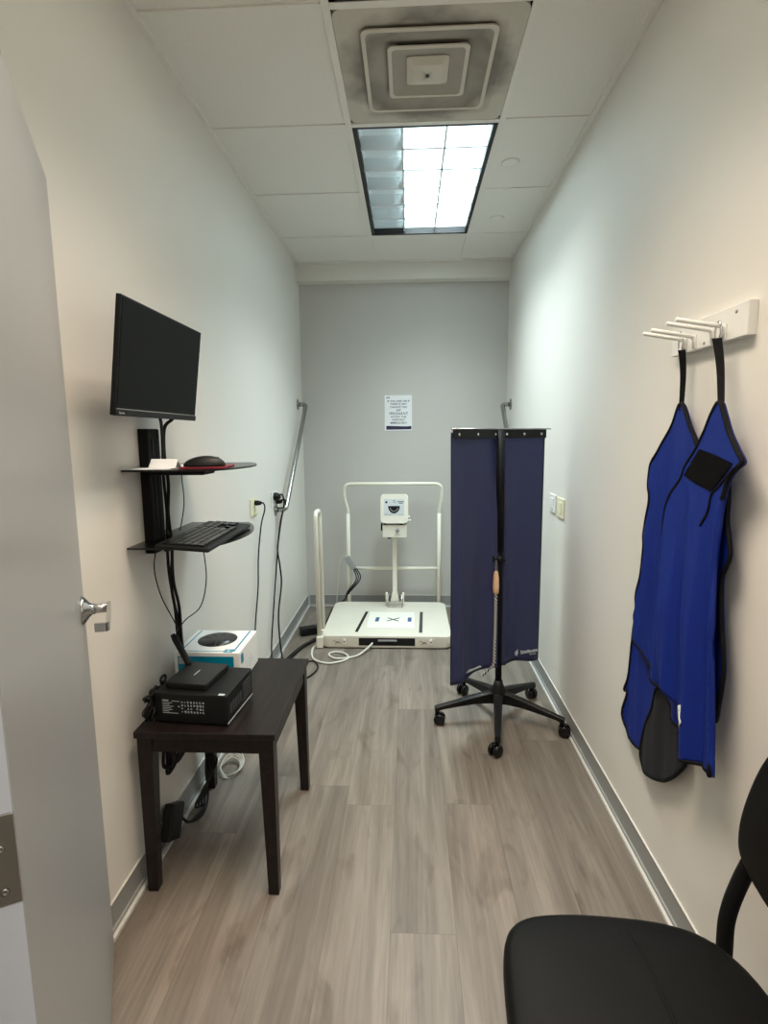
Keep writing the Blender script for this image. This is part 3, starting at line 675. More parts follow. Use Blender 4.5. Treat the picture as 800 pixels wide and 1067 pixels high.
obj('grey_print', b, m_ltgrey, t)
b = new_bm(); Mq = frame_M((bx1-0.041, by0+0.016, bz1+e), (1, 0, 0), (0, 1, 0)); text_into(b, 'hp', 0.013, Mq, shear=0.2, bold=0.0004); obj('logo', b, m_white, t)
# cables crumpled behind the computer
b = new_bm(); random.seed(11)
for k in range(9):
    base_ = Vector((-0.757, 1.46+random.uniform(-0.01, 0.05), tz+0.02+random.uniform(0, 0.05)))
    pts = [Vector((base_.x+random.uniform(-0.012, 0.016), 1.45+random.uniform(-0.03, 0.13), tz+0.012+random.uniform(0, 0.085))) for _ in range(6)]
    pts = [Vector((max(min(p.x, -0.748), -0.785), p.y, p.z)) for p in pts]
    tube(b, catmull(pts, 6), 0.0042, 7)
obj('cable_tangle', b, m_cable, label='tangle of black cables between the computer and the wall on the table', cat='cable', kind=None)

# ------------------------------------------------------------------ below the table
b = new_bm(); random.seed(5)
for k in range(8):
    y = 1.56+0.016*k; y -= 0.03; pts = [(-0.790+0.003*(k % 3), y, tz-0.075), (-0.770, y+random.uniform(-0.02, 0.03), 0.40), (-0.775, y+random.uniform(-0.03, 0.03), 0.315-0.012*(k % 4)), (-0.745, y+random.uniform(0, 0.03), 0.34), (-0.765, y+random.uniform(-0.03, 0.03), 0.43)]
    tube(b, catmull(pts, 6), 0.0055, 7)
obj('hanging_cables', b, m_cable, label='bunch of looped black cables hanging under the table by the wall', cat='cable')
b = new_bm()
for k in range(5):
    o_ = 0.007*k; pts = [(-0.775+o_, 1.86-o_, tz-0.03), (-0.765+o_, 1.85, 0.38), (-0.755+o_, 1.85-0.01*k, 0.22), (-0.755+o_, 1.82+0.008*k, 0.13), (-0.745-o_, 1.80-0.012*k, 0.03), (-0.74, 1.74+0.006*k, 0.012+0.004*k), (-0.765, 1.68, 0.02), (-0.772, 1.63, 0.08)]
    tube(b, catmull(pts, 6), 0.0042, 7)
obj('power_leads', b, m_cable, label='bundled black leads running down to the floor behind the table legs', cat='cable')
b = new_bm(); Mb = Matrix.Translation((-0.782, 1.590, 0.092)) @ Matrix.Rotation(math.radians(-30), 4, 'X'); box(b, -0.016, 0.018, -0.045, 0.045, -0.055, 0.055, 0.006, M=Mb)
obj('power_adapter', b, m_black, label='black power brick leaning on the wall behind the nearest table leg', cat='power adapter', group='power adapters')
b = new_bm()
for k in range(4):
    R_ = 0.040+0.0015*k; Mc = Matrix.Translation((-0.730+0.002*k, 2.0+0.004*k, 0.012+0.004*k)) @ Matrix.Rotation(math.radians(12), 4, 'X')
    tube(b, [Mc @ Vector((R_*math.cos(a*PI/14), 1.35*R_*math.sin(a*PI/14), 0.003*math.sin(a+k))) for a in range(28)], 0.0034, 7, closed=True)
tube(b, catmull([(-0.72, 2.055, 0.025), (-0.745, 2.06, 0.09), (-0.775, 2.02, 0.20), (-0.79, 1.95, 0.30)], 6), 0.003, 7)
obj('coiled_cable', b, m_cablew, label='coil of off-white cable on the floor behind the small table', cat='cable')
cord('network_cable', [(-0.79, 1.70, 0.45), (-0.775, 1.70, 0.36), (-0.77, 1.73, 0.29), (-0.775, 1.80, 0.27), (-0.79, 1.88, 0.30)], 0.003, m_cablew, 'thin off-white cable sagging along the wall under the table', rn=7)

# ------------------------------------------------------------------ x-ray foot platform
pz = 0.085; px0, px1, pyf, pyb = -0.562, 0.266, 3.285, 4.000
t = thing('xray_platform', (-0.15, 3.64, 0), 'cream standing x-ray platform with handrails against the back wall', 'x-ray machine')
b = new_bm(); prism(b, rrect(px0, px1, pyf, pyb, 0.045, 8), 0.008, pz, bev=0.008, smooth=True); obj('platform', b, m_creamt, t)
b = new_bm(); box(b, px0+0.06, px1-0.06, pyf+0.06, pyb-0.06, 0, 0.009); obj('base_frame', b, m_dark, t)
b = new_bm(); box(b, -0.323, 0.035, pyf-0.0012, pyf+0.004, 0.022, 0.072); fs_ = obj('cassette_slot', b, m_dark, t)
b = new_bm(); box(b, -0.20, -0.08, pyf-0.006, pyf-0.001, 0.050, 0.062, 0.002); obj('cassette_pull', b, m_grey, t)
for x0, x1, xx in ((-0.495, -0.385, -0.415), (0.055, 0.155, 0.135)):
    b = new_bm(); box(b, x0, x1, pyf-0.0015, pyf+0.001, 0.020, 0.068, 0.0005); pn = obj('control_panel', b, m_foot, t)
    b = new_bm(); box(b, xx-0.010, xx+0.010, pyf-0.008, pyf-0.0012, 0.030, 0.066, 0.004); obj('toggle', b, m_white, pn)
    b = new_bm(); Mz = frame_M((xx-0.045, pyf-0.0018, 0.045), (1, 0, 0), (0, 0, 1))
    for k, (dx, dz, aa) in enumerate(((-0.014, 0.004, -25), (0.004, 0.0, 10), (0.012, -0.007, -10), (-0.006, -0.009, 35))): box(b, -0.012, 0.012, -0.0015, 0.0015, 0, 0.0004, M=Mz @ Matrix.Translation((dx, dz, 0)) @ Matrix.Rotation(math.radians(aa), 4, 'Z'))
    for dx in (xx,): box(b, dx-0.005, dx+0.005, pyf-0.0088, pyf-0.008, 0.045, 0.052)
    obj('marking', b, m_dgrey, pn)
b = new_bm(); zt = pz+0.0006
def strip(bm, x0, y0, x1, y1, wd, z0, z1, mi=0):
    d = Vector((x1-x0, y1-y0, 0)); Ln = d.length; d.normalize(); M = Matrix.Translation((x0, y0, 0)) @ Matrix((d, Vector((-d.y, d.x, 0)), Vector((0, 0, 1)))).transposed().to_4x4()
    box(bm, 0, Ln, -wd/2, wd/2, z0, z1, M=M, mi=mi)
strip(b, -0.306, 3.765, -0.345, 3.355, 0.020, pz-0.002, zt); obj('film_slot', b, m_dark, t)
b = new_bm(); strip(b, 0.086, 3.765, 0.072, 3.35, 0.022, pz-0.002, zt); obj('film_slot', b, m_dgrey, t)
b = new_bm(); box(b, -0.285, 0.035, 3.44, 3.76, pz-0.001, zt+0.0004)
pp = obj('sheet', b, mat('film_sheet', rgb(236, 236, 226), 0.5), t)
b = new_bm(); strip(b, -0.225, 3.555, -0.220, 3.64, 0.026, zt+0.0004, zt+0.001); strip(b, 0.000, 3.555, 0.002, 3.64, 0.026, zt+0.0004, zt+0.001); obj('foot_mark', b, m_blue, pp)
b = new_bm(); strip(b, -0.155, 3.565, -0.070, 3.63, 0.012, zt+0.0004, zt+0.001); strip(b, -0.150, 3.63, -0.075, 3.565, 0.012, zt+0.0004, zt+0.001); obj('centre_cross', b, m_dgrey, pp)
# rear handrail: lower uprights, wider upper loop, crossbar
yr = 4.015
b = new_bm()
for x in (-0.462, 0.223): tube(b, [(x, yr, 0.015), (x, yr, 0.79)], 0.0135, 14)
obj('upright', b, m_cream, t) if False else None
b.free()
for x in (-0.462, 0.223):
    b = new_bm(); tube(b, [(x, yr, 0.015), (x, yr, 0.77)], 0.0145, 14); box(b, x-0.02, x+0.02, yr-0.02, yr+0.02, 0.0, 0.03, 0.003); obj('upright', b, m_cream, t)
b = new_bm(); tube(b, fillet([(-0.461, yr, 0.76), (-0.463, yr, 0.80), (-0.486, yr-0.01, 0.88), (-0.486, yr-0.02, 0.992), (0.240, yr-0.02, 0.992), (0.240, yr-0.01, 0.88), (0.224, yr, 0.80), (0.223, yr, 0.76)], 0.06, 7), 0.0120, 14); obj('handrail', b, m_cream, t)
b = new_bm(); tube(b, [(-0.462, yr, 0.345), (0.223, yr, 0.345)], 0.0125, 14); obj('crossbar', b, m_cream, t)
# left hairpin rail
b = new_bm(); xh = -0.572
tube(b, fillet([(xh-0.004, 3.300, 0.03), (xh-0.012, 3.300, 0.875), (xh-0.008, 3.430, 0.875), (xh, 3.430, 0.03)], 0.05, 8), 0.0140, 14); obj('side_rail', b, m_cream, t)
for y in (3.30, 3.43):
    b = new_bm(); box(b, xh-0.022, xh+0.020, y-0.024, y+0.024, 0.004, 0.078, 0.004); obj('rail_socket', b, m_cream, t)
# tube head on its post
hx_ = -0.108; yp = 3.875
b = new_bm(); box(b, hx_-0.058, hx_+0.058, 3.855, 3.945, pz, pz+0.012, 0.002); box(b, hx_-0.05, hx_+0.05, 3.862, 3.866, pz+0.01, pz+0.045, 0.001)
for s in (-1, 1): prism(b, [(3.86, pz), (3.94, pz), (3.94, pz+0.06), (3.91, pz+0.085), (3.88, pz+0.06)], -0.003, 0.003, M=Matrix.Translation((hx_+s*0.05, 0, 0)) @ Matrix(((0, 0, 1, 0), (1, 0, 0, 0), (0, 1, 0, 0), (0, 0, 0, 1))))
obj('post_bracket', b, m_steel, t)
b = new_bm()
for s in (-1, 1): tube(b, [(hx_+s*0.062, 3.90, pz+0.03), (hx_+s*0.062, 3.90, pz+0.105)], 0.008, 10)
obj('bracket_lever', b, m_cream, t)
b = new_bm(); box(b, hx_-0.017, hx_+0.017, yp+0.008, yp+0.042, pz+0.02, 0.66, 0.004); obj('post', b, m_cream, t)
b = new_bm(); prism(b, [(hx_-0.035, pz+0.03), (hx_+0.035, pz+0.03), (hx_+0.018, pz+0.11), (hx_-0.018, pz+0.11)], -(yp+0.046), -(yp+0.004), M=Matrix(((1, 0, 0, 0), (0, 0, -1, 0), (0, 1, 0, 0), (0, 0, 0, 1)))); obj('post_collar', b, m_cream, t)
b = new_bm(); Mh2 = Matrix.Translation((hx_+0.002, 3.835, 0.722)) @ Matrix.Rotation(math.radians(-8), 4, 'X')
prism(b, [(y, z) for y, z in rrect(-0.098, 0.098, 0.0, 0.208, 0.026, 6)], -0.06, 0.10, M=Mh2 @ Matrix(((1, 0, 0, 0), (0, 0, 1, 0), (0, 1, 0, 0), (0, 0, 0, 1))), bev=0.006, smooth=True)
hd = obj('xray_head', b, m_cream, t)
fy = -0.0604
def onhead(x, z): return Mh2 @ Matrix.Translation((x, fy, z)) @ Matrix.Rotation(PI/2, 4, 'X')
b = new_bm(); box(b, -0.072, 0.070, 0.056, 0.172, 0, 0.0006, M=onhead(0, 0)); obj('face_label', b, mat('pale_grey_label', rgb(208, 212, 214), 0.5), hd)
b = new_bm(); half = [(0.042*math.cos(a), 0.052*math.sin(a)) for a in [PI + k*PI/16 for k in range(17)]]; prism(b, half, 0, 0.003, M=onhead(-0.002, 0.123)); dl = obj('angle_dial', b, m_black, hd)
b = new_bm(); tube(b, [onhead(-0.002, 0.121) @ Vector((0.029*math.cos(a), 0.036*math.sin(a), 0.003)) for a in [PI+0.25 + k*(PI-0.5)/12 for k in range(13)]], 0.0022, 6); obj('dial_scale', b, m_grey, dl)
b = new_bm(); lathe(b, [(0.008, 0), (0.008, 0.002), (0, 0.002)], M=onhead(-0.056, 0.150), n=12)
strip2 = [(-0.006, 0.160, 0.010, 0.004), (-0.006, 0.149, 0.004, 0.008), (0.002, 0.144, 0.008, 0.004)]
for x, z, a, c in strip2: box(b, x, x+a, z, z+c, 0, 0.0012, M=onhead(0, 0))
for x, z, wd in ((0.022, 0.151, 0.046), (0.032, 0.141, 0.028)): box(b, x, x+wd, z, z+0.0045, 0, 0.0012, M=onhead(0, 0))
for x, wd in ((-0.07, 0.05), (0.03, 0.035)): box(b, x, x+wd, 0.062, 0.0635, 0, 0.0012, M=onhead(0, 0))
obj('face_marking', b, m_dgrey, hd)
b = new_bm(); tube(b, [Mh2 @ Vector((0.098, 0.0, 0.018)), Mh2 @ Vector((0.118, -0.002, 0.020))], 0.008, 12); tube(b, [Mh2 @ Vector((0.098, 0.03, 0.045)), Mh2 @ Vector((0.108, 0.03, 0.045))], 0.01, 12); obj('side_knob', b, m_white, hd)
b = new_bm(); box(b, hx_-0.083, hx_+0.091, 3.788, 3.90, 0.626, 0.716, 0.004); col_ = obj('collimator', b, m_cream, t)
b = new_bm(); lathe(b, [(0.014, 0), (0.013, 0.010), (0.009, 0.012), (0, 0.012)], M=Matrix.Translation((hx_+0.024, 3.788, 0.678)) @ Matrix.Rotation(PI/2, 4, 'X'), n=16); obj('knob', b, m_grey, col_)
b = new_bm(); box(b, hx_+0.004, hx_+0.044, 3.7872, 3.7885, 0.643, 0.648); obj('marking', b, m_ltgrey, col_)
b = new_bm(); lathe(b, [(0.014, 0), (0.014, 0.018), (0, 0.018)], M=Matrix.Translation((hx_-0.035, 3.84, 0.609)), n=14)
box(b, hx_-0.072, hx_-0.058, 3.80, 3.82, 0.715, 0.724); box(b, hx_+0.045, hx_+0.060, 3.80, 3.82, 0.715, 0.724); box(b, hx_-0.096, hx_-0.083, 3.82, 3.86, 0.67, 0.72, 0.003); obj('clip', b, m_black, col_)
# hand control on the rear rail with its cables
t = thing('exposure_control', (-0.455, 3.985, 0.36), 'small grey control box clipped on the left rear rail of the x-ray platform', 'control box')
b = new_bm(); Mc = Matrix.Translation((-0.445, 3.982, 0.395)) @ Matrix.Rotation(math.radians(-28), 4, 'Y'); box(b, -0.022, 0.022, -0.012, 0.012, -0.052, 0.052, 0.004, M=Mc); obj('case', b, m_grey, t)
b = new_bm()
for k in range(3): tube(b, catmull([(-0.425+0.012*k, 3.98, 0.35), (-0.405+0.016*k, 3.98, 0.30), (-0.41+0.014*k, 3.985, 0.25), (-0.47+0.010*k, 3.99, 0.17), (-0.50, 4.03+0.008*k, 0.09), (-0.53, 4.04, 0.05+0.01*k), (-0.575-0.01*k, 3.95, 0.014)], 6), 0.0045, 7)
obj('cable', b, m_cable, t)
b = new_bm(); tube(b, catmull([(-0.470, 3.98, 0.44), (-0.50, 3.985, 0.45), (-0.53, 3.99, 0.38), (-0.545, 4.0, 0.22), (-0.56, 4.0, 0.08)], 6), 0.0032, 7); obj('pale_cable', b, m_cablew, t)
# floor cables
b = new_bm(); Mw = Matrix.Translation((-0.650, 3.55, 0.030)) @ Matrix.Rotation(math.radians(28), 4, 'Z'); box(b, -0.105, 0.10, -0.033, 0.033, -0.026, 0.024, 0.008, M=Mw); 
obj('power_adapter', b, m_black, label='long black power adapter on the floor left of the x-ray platform', cat='power adapter', group='power adapters')
b = new_bm()
for k in range(4): 
    o_ = 0.006*k; tube(b, catmull([(-0.60+o_, 4.03, 0.012), (-0.60+o_, 3.86, 0.012), (-0.607+o_*0.5, 3.62-o_, 0.010 if k < 9 else 0), (-0.612+o_, 3.50, 0.010), (-0.64+o_, 3.40, 0.010), (-0.70+o_, 3.27, 0.010), (-0.755+o_, 3.02, 0.010), (-0.765+o_, 2.80, 0.010), (-0.76+o_, 2.55, 0.010)], 8), 0.0062, 7)
obj('floor_cables', b, m_cable, label='bundled black cables on the floor along the left wall to the x-ray platform', cat='cable')
for (x, y) in ((-0.715, 3.22), (-0.65, 3.38), (-0.742, 3.08)):
    pass
cord('floor_cable', [(-0.74, 2.70, 0.007), (-0.66, 3.0, 0.007), (-0.58, 3.07, 0.007), (-0.535, 2.98, 0.007), (-0.56, 2.87, 0.007), (-0.62, 2.78, 0.007)], 0.0045, m_cable, 'black cord loop on the floor just beyond the far end of the table')
cord('beige_cable', [(-0.235, 3.279, 0.040), (-0.27, 3.23, 0.02), (-0.33, 3.15, 0.007), (-0.44, 3.11, 0.007), (-0.50, 3.17, 0.007), (-0.46, 3.215, 0.007), (-0.39, 3.17, 0.009), (-0.38, 3.10, 0.007), (-0.48, 3.04, 0.007), (-0.58, 3.10, 0.007), (-0.615, 3.24, 0.007), (-0.600, 3.33, 0.007)], 0.0065, m_cablew, 'beige cord looping on the floor in front of the x-ray platform', n=8)

# ------------------------------------------------------------------ mobile lead curtain
pc = Vector((0.420, 2.440, 0)); ptop = Vector((0.405, 2.440, 1.366))
t = thing('lead_curtain_stand', pc, 'rolling black stand with two navy lead curtains on a five-castor base', 'curtain stand')
b = new_bm(); tube(b, [pc + Vector((0, 0, 0.11)), ptop], 0.0150, 16); tube(b, [pc.lerp(ptop, 0.57) + Vector((0, 0, 0.04)), ptop], 0.0185, 16); obj('pole', b, m_blackm, t)
b = new_bm(); lathe(b, [(0.030, 0.095), (0.040, 0.105), (0.040, 0.145), (0.024, 0.175), (0.018, 0.20)], M=Matrix.Translation(pc), n=24); obj('hub', b, m_black, t)
for ang in (-99.5, -27, 45, 117, 189):
    a = math.radians(ang); d = Vector((math.cos(a), math.sin(a), 0)); s = Vector((-d.y, d.x, 0)); R_ = 0.295
    b = new_bm(); secs = ((0.0, 0.148, 0.088, 0.020), (0.05, 0.146, 0.094, 0.020), (0.12, 0.132, 0.094, 0.018), (0.20, 0.112, 0.084, 0.015), (0.27, 0.096, 0.074, 0.013), (0.305, 0.088, 0.062, 0.012))
    prev = None
    for (rr, zt_, zb_, hw) in secs:
        c0 = pc + d*rr; q = [b.verts.new(c0 + s*(k1*hw*f) + Vector((0, 0, z))) for k1, z, f in ((-1, zb_, 1), (1, zb_, 1), (1, zt_-0.006, 1), (0.5, zt_, 1), (-0.5, zt_, 1), (-1, zt_-0.006, 1))]
        if prev:
            for k in range(6): b.faces.new((prev[k], prev[(k+1) % 6], q[(k+1) % 6], q[k]))
        else: b.faces.new(q[::-1])
        prev = q
    b.faces.new(prev)
    tube(b, [pc + d*R_ + Vector((0, 0, 0.080)), pc + d*R_ + Vector((0, 0, 0.052))], 0.010, 12)
    obj('base_leg', b, m_black, t)
    b = new_bm(); sw = math.radians(ang*1.7+30); wd = Vector((math.cos(sw), math.sin(sw), 0)); ax = Vector((-wd.y, wd.x, 0)); cc = pc + d*R_ + wd*0.012 + Vector((0, 0, 0.0265))
    for sgn in (-1, 1):
        Mw = Matrix.Translation(cc + ax*0.006*sgn) @ Matrix((wd, Vector((0, 0, 1)) , (ax*sgn))).transposed().to_4x4()
        lathe(b, [(0.026, 0), (0.0262, 0.014), (0.023, 0.017), (0.010, 0.018), (0, 0.016)], M=Mw, n=24)
    box(b, -0.018, 0.014, -0.006, 0.006, -0.003, 0.030, 0.003, M=Matrix.Translation(cc) @ Matrix((wd, ax, Vector((0, 0, 1)))).transposed().to_4x4())
    obj('castor', b, m_blackg, t)
# two hinged top arms, each with snap band and curtain
zT = 1.366
A0 = Vector((0.173, 2.255, 0)); A1 = Vector((0.402, 2.462, 0)); B0 = Vector((0.412, 2.462, 0)); B1 = Vector((0.622, 2.545, 0))
def curtain(P, Q, zb, nm, folds, label, seedv, zb2=None):
    d = (Q-P); Ln = d.length; d.normalize(); nrm = Vector((d.y, -d.x, 0))                    # towards the camera
    if nrm.y > 0: nrm = -nrm
    nu, nv = 60, 60; b = new_bm(); G = []
    zb2 = zb if zb2 is None else zb2
    for j in range(nv+1):
        v = j/nv; row = []
        for i in range(nu+1):
            u_ = i/nu
            off = folds(u_, v)*min(1, 0.15+v*2.5); z0 = zb*(1-u_) + zb2*u_
            p = P + d*(u_*Ln) + nrm*off; z = (zT-0.010)*(1-v) + z0*v
            row.append(b.verts.new((p.x, p.y, z)))
        G.append(row)
    for j in range(nv):
        for i in range(nu): 
            f = b.faces.new((G[j][i], G[j][i+1], G[j+1][i+1], G[j+1][i])); f.smooth = True
    edge = [G[j][0].co.copy() for j in range(nv+1)] + [G[nv][i].co.copy() for i in range(1, nu+1)] + [G[j][nu].co.copy() for j in range(nv-1, -1, -1)]
    r = bmesh.ops.solidify(b, geom=b.faces[:], thickness=0.003)
    cu = obj('curtain', b, m_vinyl, t)
    b = new_bm(); tube(b, edge, 0.0028, 6); obj('binding', b, m_vinylt, cu)
    # snap band
    b = new_bm(); M = Matrix.Translation(P + nrm*0.011) @ Matrix((d, Vector((0, 0, 1)), d.cross(Vector((0, 0, 1))))).transposed().to_4x4()
    s_ = 1 if d.cross(Vector((0, 0, 1))).dot(nrm) > 0 else -1
    box(b, 0.0, Ln, zT-0.036, zT+0.002, -0.004*1, 0.004, 0.001, M=M); bd = obj('snap_band', b, m_black, t)
    for k in range(3):
        x = Ln*(0.10+0.38*k) if nm == 'L' else Ln*(0.08+0.40*k)
        b = new_bm(); lathe(b, [(0.0065, 0), (0.006, 0.002), (0.003, 0.003), (0.0025, 0.0015), (0, 0.0015)], M=M @ Matrix.Translation((x, zT-0.018, 0.004*s_)) @ (Matrix.Identity(4) if s_ > 0 else Matrix.Rotation(PI, 4, 'X')), n=16); obj('snap', b, m_chrome, bd)
    return cu, M, Ln, s_
foldL = lambda u, v: 0.003 + 0.006*math.sin(PI*u) + v*(0.016*math.sin(2.3*u*PI+0.5)) + 0.016*math.exp(-((u-0.93)/0.05)**2)*min(1, v*3) + 0.008*math.exp(-((u-0.15)/0.06)**2)*min(1, v*2)
foldR = lambda u, v: 0.002 + 0.004*math.sin(3*u+1) + v*0.015*math.sin(2.6*u*PI+1.0) + 0.012*math.exp(-((u-0.12)/0.05)**2)*min(1, v*3)*(1-0.5*v)
cL, ML_, LL, sL = curtain(A0, A1, 0.262, 'L', foldL, None, 1, 0.272)
cR, MR_, LR, sR = curtain(B0, B1, 0.272, 'R', foldR, None, 2, 0.262)
b = new_bm(); dA = (A1-A0).normalized(); dB = (B1-B0).normalized()
for P, Q, ex in ((A0, A1, 0.0), (B0, B1+dB*0.032, 0)):
    tube(b, [Vector((P.x, P.y, zT+0.0045)), Vector((Q.x, Q.y, zT+0.0045))], 0.003, 8)
tube(b, [Vector((A0.x, A0.y, zT+0.0045)), Vector((A1.x, A1.y, zT+0.0045)), Vector((B0.x, B0.y, zT+0.0045)), Vector((B1.x, B1.y, zT+0.0045))], 0.0035, 8)
obj('top_arm', b, m_steel, t)
# writing on the curtains
def on_cur(P, Q, x, z, off):
    d = (Q-P).normalized(); nrm = Vector((d.y, -d.x, 0)); 
    if nrm.y > 0: nrm = -nrm
    return Matrix.Translation(P + d*x + nrm*off + Vector((0, 0, z))) @ Matrix((d, Vector((0, 0, 1)), nrm)).transposed().to_4x4()
b = new_bm(); Mx = on_cur(B0, B1, LR*0.73, 0.315, foldR(0.73, 1)+0.008); text_into(b, 'Shieldpoint', 0.021, Mx, bold=0.0004, depth=0.003); text_into(b, 'protection', 0.008, Mx @ Matrix.Translation((0.022, -0.015, 0)), depth=0.003)
prism(b, [(-0.074, -0.010), (-0.064, -0.012), (-0.060, 0.004), (-0.064, 0.012), (-0.060, 0.018), (-0.070, 0.010), (-0.076, 0.004)], -0.003, 0.0005, M=Mx)
obj('printed_logo', b, m_ltgrey, cR)
b = new_bm(); text_into(b, 'lead free radiation curtain', 0.0135, on_cur(A0, A1, LL*0.42, 0.292, foldL(0.42, 1)+0.007), depth=0.004); obj('printed_line', b, m_ltgrey, cL)
# clamp hook on the pole, pull handle and beaded cord
b = new_bm(); tube(b, [(0.413, 2.44, 0.766), (0.413, 2.44, 0.80)], 0.020, 16); box(b, 0.378, 0.415, 2.425, 2.440, 0.778, 0.790, 0.003); box(b, 0.374, 0.386, 2.424, 2.440, 0.770, 0.802, 0.003); hk = obj('clamp', b, m_black, t)
b = new_bm(); tube(b, [(0.4245, 2.41, 0.787), (0.4245, 2.392, 0.787)], 0.007, 12); obj('clamp_knob', b, m_black, hk)
t2 = thing('pull_handle', (0.395, 2.415, 0.62), 'tan wooden pull handle on a black and white braided cord by the stand pole', 'handle')
b = new_bm(); lathe(b, [(0.007, 0.624), (0.013, 0.630), (0.0145, 0.66), (0.013, 0.70), (0.009, 0.727), (0.006, 0.732), (0, 0.732)], M=Matrix.Translation((0.394, 2.415, 0)), n=18); obj('grip', b, m_tan, t2)
b = new_bm()
for k in range(5): tube(b, [Vector((0.393+0.004*math.cos(a*PI/5)*(k % 2) + 0.0, 2.417+0.004*math.cos(a*PI/5)*((k+1) % 2), 0.740+0.0095*k+0.0055*math.sin(a*PI/5))) for a in range(10)], 0.0012, 5, closed=True)
obj('chain', b, m_chrome, t2)
bb = new_bm(); bw = new_bm()
path = catmull([(0.394, 2.415, 0.626), (0.395, 2.414, 0.50), (0.394, 2.414, 0.38), (0.392, 2.415, 0.29), (0.375, 2.425, 0.262), (0.345, 2.45, 0.215)], 16)
for i in range(len(path)-1):
    pass
L_ = 0; tot = 0; pts2 = [path[0]]; 
for i in range(1, len(path)):
    seg = (path[i]-path[i-1]).length; n_ = max(1, int(seg/0.0025))
    for k in range(n_): pts2.append(path[i-1].lerp(path[i], (k+1)/n_))
for ph in (0, 1):
    for st in (0, 1):
        P2 = [p + Vector((0.0042*math.cos(i*0.62+PI*ph+st*PI/2), 0.0042*math.sin(i*0.62+PI*ph+st*PI/2), 0)) for i, p in enumerate(pts2)]
        tube(bw if st == 0 else bb, P2, 0.0032, 6)
obj('cord_strand', bw, m_white, t2); obj('cord_strand', bb, m_black, t2)

# ------------------------------------------------------------------ coat rack with pegs and two aprons
t = thing('peg_rack', (XR, 1.38, 1.55), 'white peg rack with four metal pegs on the right wall', 'rack')
b = new_bm(); box(b, XR-0.020, XR, 1.212, 1.545, 1.550, 1.622, 0.0015)
rk = obj('backboard', b, m_white, t)
for y, z in ((1.255, 1.606), (1.50, 1.606), (1.38, 1.560)):
    b = new_bm(); lathe(b, [(0.004, 0), (0.0035, 0.0015), (0, 0.002)], M=Matrix.Translation((XR-0.020, y, z)) @ Matrix.Rotation(-PI/2, 4, 'Y'), n=12); obj('screw', b, m_grey, rk)
for y in (1.467, 1.421, 1.340, 1.294):
    b = new_bm(); tube(b, fillet([(XR-0.022, y, 1.555), (XR-0.025, y, 1.582), (XR-0.130, y, 1.600)], 0.008, 4), 0.0048, 12)
    box(b, XR-0.0235, XR-0.020, y-0.007, y+0.007, 1.552, 1.588, 0.001); obj('peg', b, m_white, t)
# apron panels: outlines as (y, z) on a plane hanging just off the wall, padded and folded
def sheet(name, out, X, fold, m, parent, th=0.010, binding=0.0052, closed=True, res=0.009, bm_m=None, smooth=True, bind=None):
    o2 = catmull([(0, y, z) for y, z in out], 4, closed=True) if smooth else [Vector((0, y, z)) for y, z in out]; poly = [(q.y, q.z) for q in o2]
    def inside(y, z):
        c = False; n = len(poly); j = n-1
        for i in range(n):
            yi, zi = poly[i]; yj, zj = poly[j]
            if (zi > z) != (zj > z) and y < (yj-yi)*(z-zi)/(zj-zi)+yi: c = not c
            j = i
        return c
    ys_ = [q[0] for q in poly]; zs_ = [q[1] for q in poly]; pts = [Vector(q) for q in poly]; n0 = len(pts)
    y = min(ys_)+res/2
    while y < max(ys_):
        z = min(zs_)+res/2
        while z < max(zs_):
            if inside(y, z) and min((y-a)**2+(z-c)**2 for a, c in poly) > (res*0.55)**2: pts.append(Vector((y, z)))
            z += res
        y += res
    vv, ee, ff, *_ = delaunay_2d_cdt(pts, [(i, (i+1) % n0) for i in range(n0)], [list(range(n0))], 1, 1e-6)
    b = new_bm(); V = [b.verts.new((X + fold(q.x, q.y), q.x, q.y)) for q in vv]
    for f in ff:
        try: fc = b.faces.new([V[i] for i in f]); fc.smooth = True
        except ValueError: pass
    bmesh.ops.recalc_face_normals(b, faces=b.faces[:])
    if b.faces[:] and sum(f.normal.x for f in b.faces) < 0: bmesh.ops.reverse_faces(b, faces=b.faces[:])
    bmesh.ops.solidify(b, geom=b.faces[:], thickness=-th)
    for f in b.faces: f.smooth = True
    o = obj(name, b, m, parent)
    if binding:
        bl = poly if bind is None else [(q.y, q.z) for q in catmull([(0, y_, z_) for y_, z_ in bind], 4)]
        b = new_bm(); tube(b, [(X + fold(y_, z_) + th*0.2, y_, z_) for y_, z_ in bl], binding, 8, closed=bind is None); obj('binding', b, bm_m or m_trim, o)
    return o
def gsn(x, c, w_): return math.exp(-((x-c)/w_)**2)
# left apron (farther from the door)
XA, XB = 0.700, 0.674
def strap(P, Q, m, parent, wd=0.011, sw=0.0):
    b = new_bm(); pts = catmull([P, (P[0]*0.6+Q[0]*0.4+0.004, P[1]*0.6+Q[1]*0.4, P[2]*0.6+Q[2]*0.4), Q], 6); prev = None
    for i, p in enumerate(pts):
        a = 0.3+sw*i/len(pts); s = Vector((0.85, -0.5, 0)).normalized()*wd*(0.8-0.35*i/len(pts)); n_ = Vector((0.5, 0.85, 0))*0.0012
        q = [b.verts.new(p+s+n_), b.verts.new(p-s+n_), b.verts.new(p-s-n_), b.verts.new(p+s-n_)]
        if prev:
            for k in range(4): b.faces.new((prev[k], prev[(k+1) % 4], q[(k+1) % 4], q[k]))
        else: b.faces.new(q)
        prev = q
    b.faces.new(prev[::-1]); return obj('strap', b, m, parent)
def foldA(y, z):
    k = min(1, max(0, (1.42-z)*2.2))
    return k*(0.008*math.sin(y*48+z*3+0.6) + 0.003*math.sin(y*95-z*7) - 0.006)
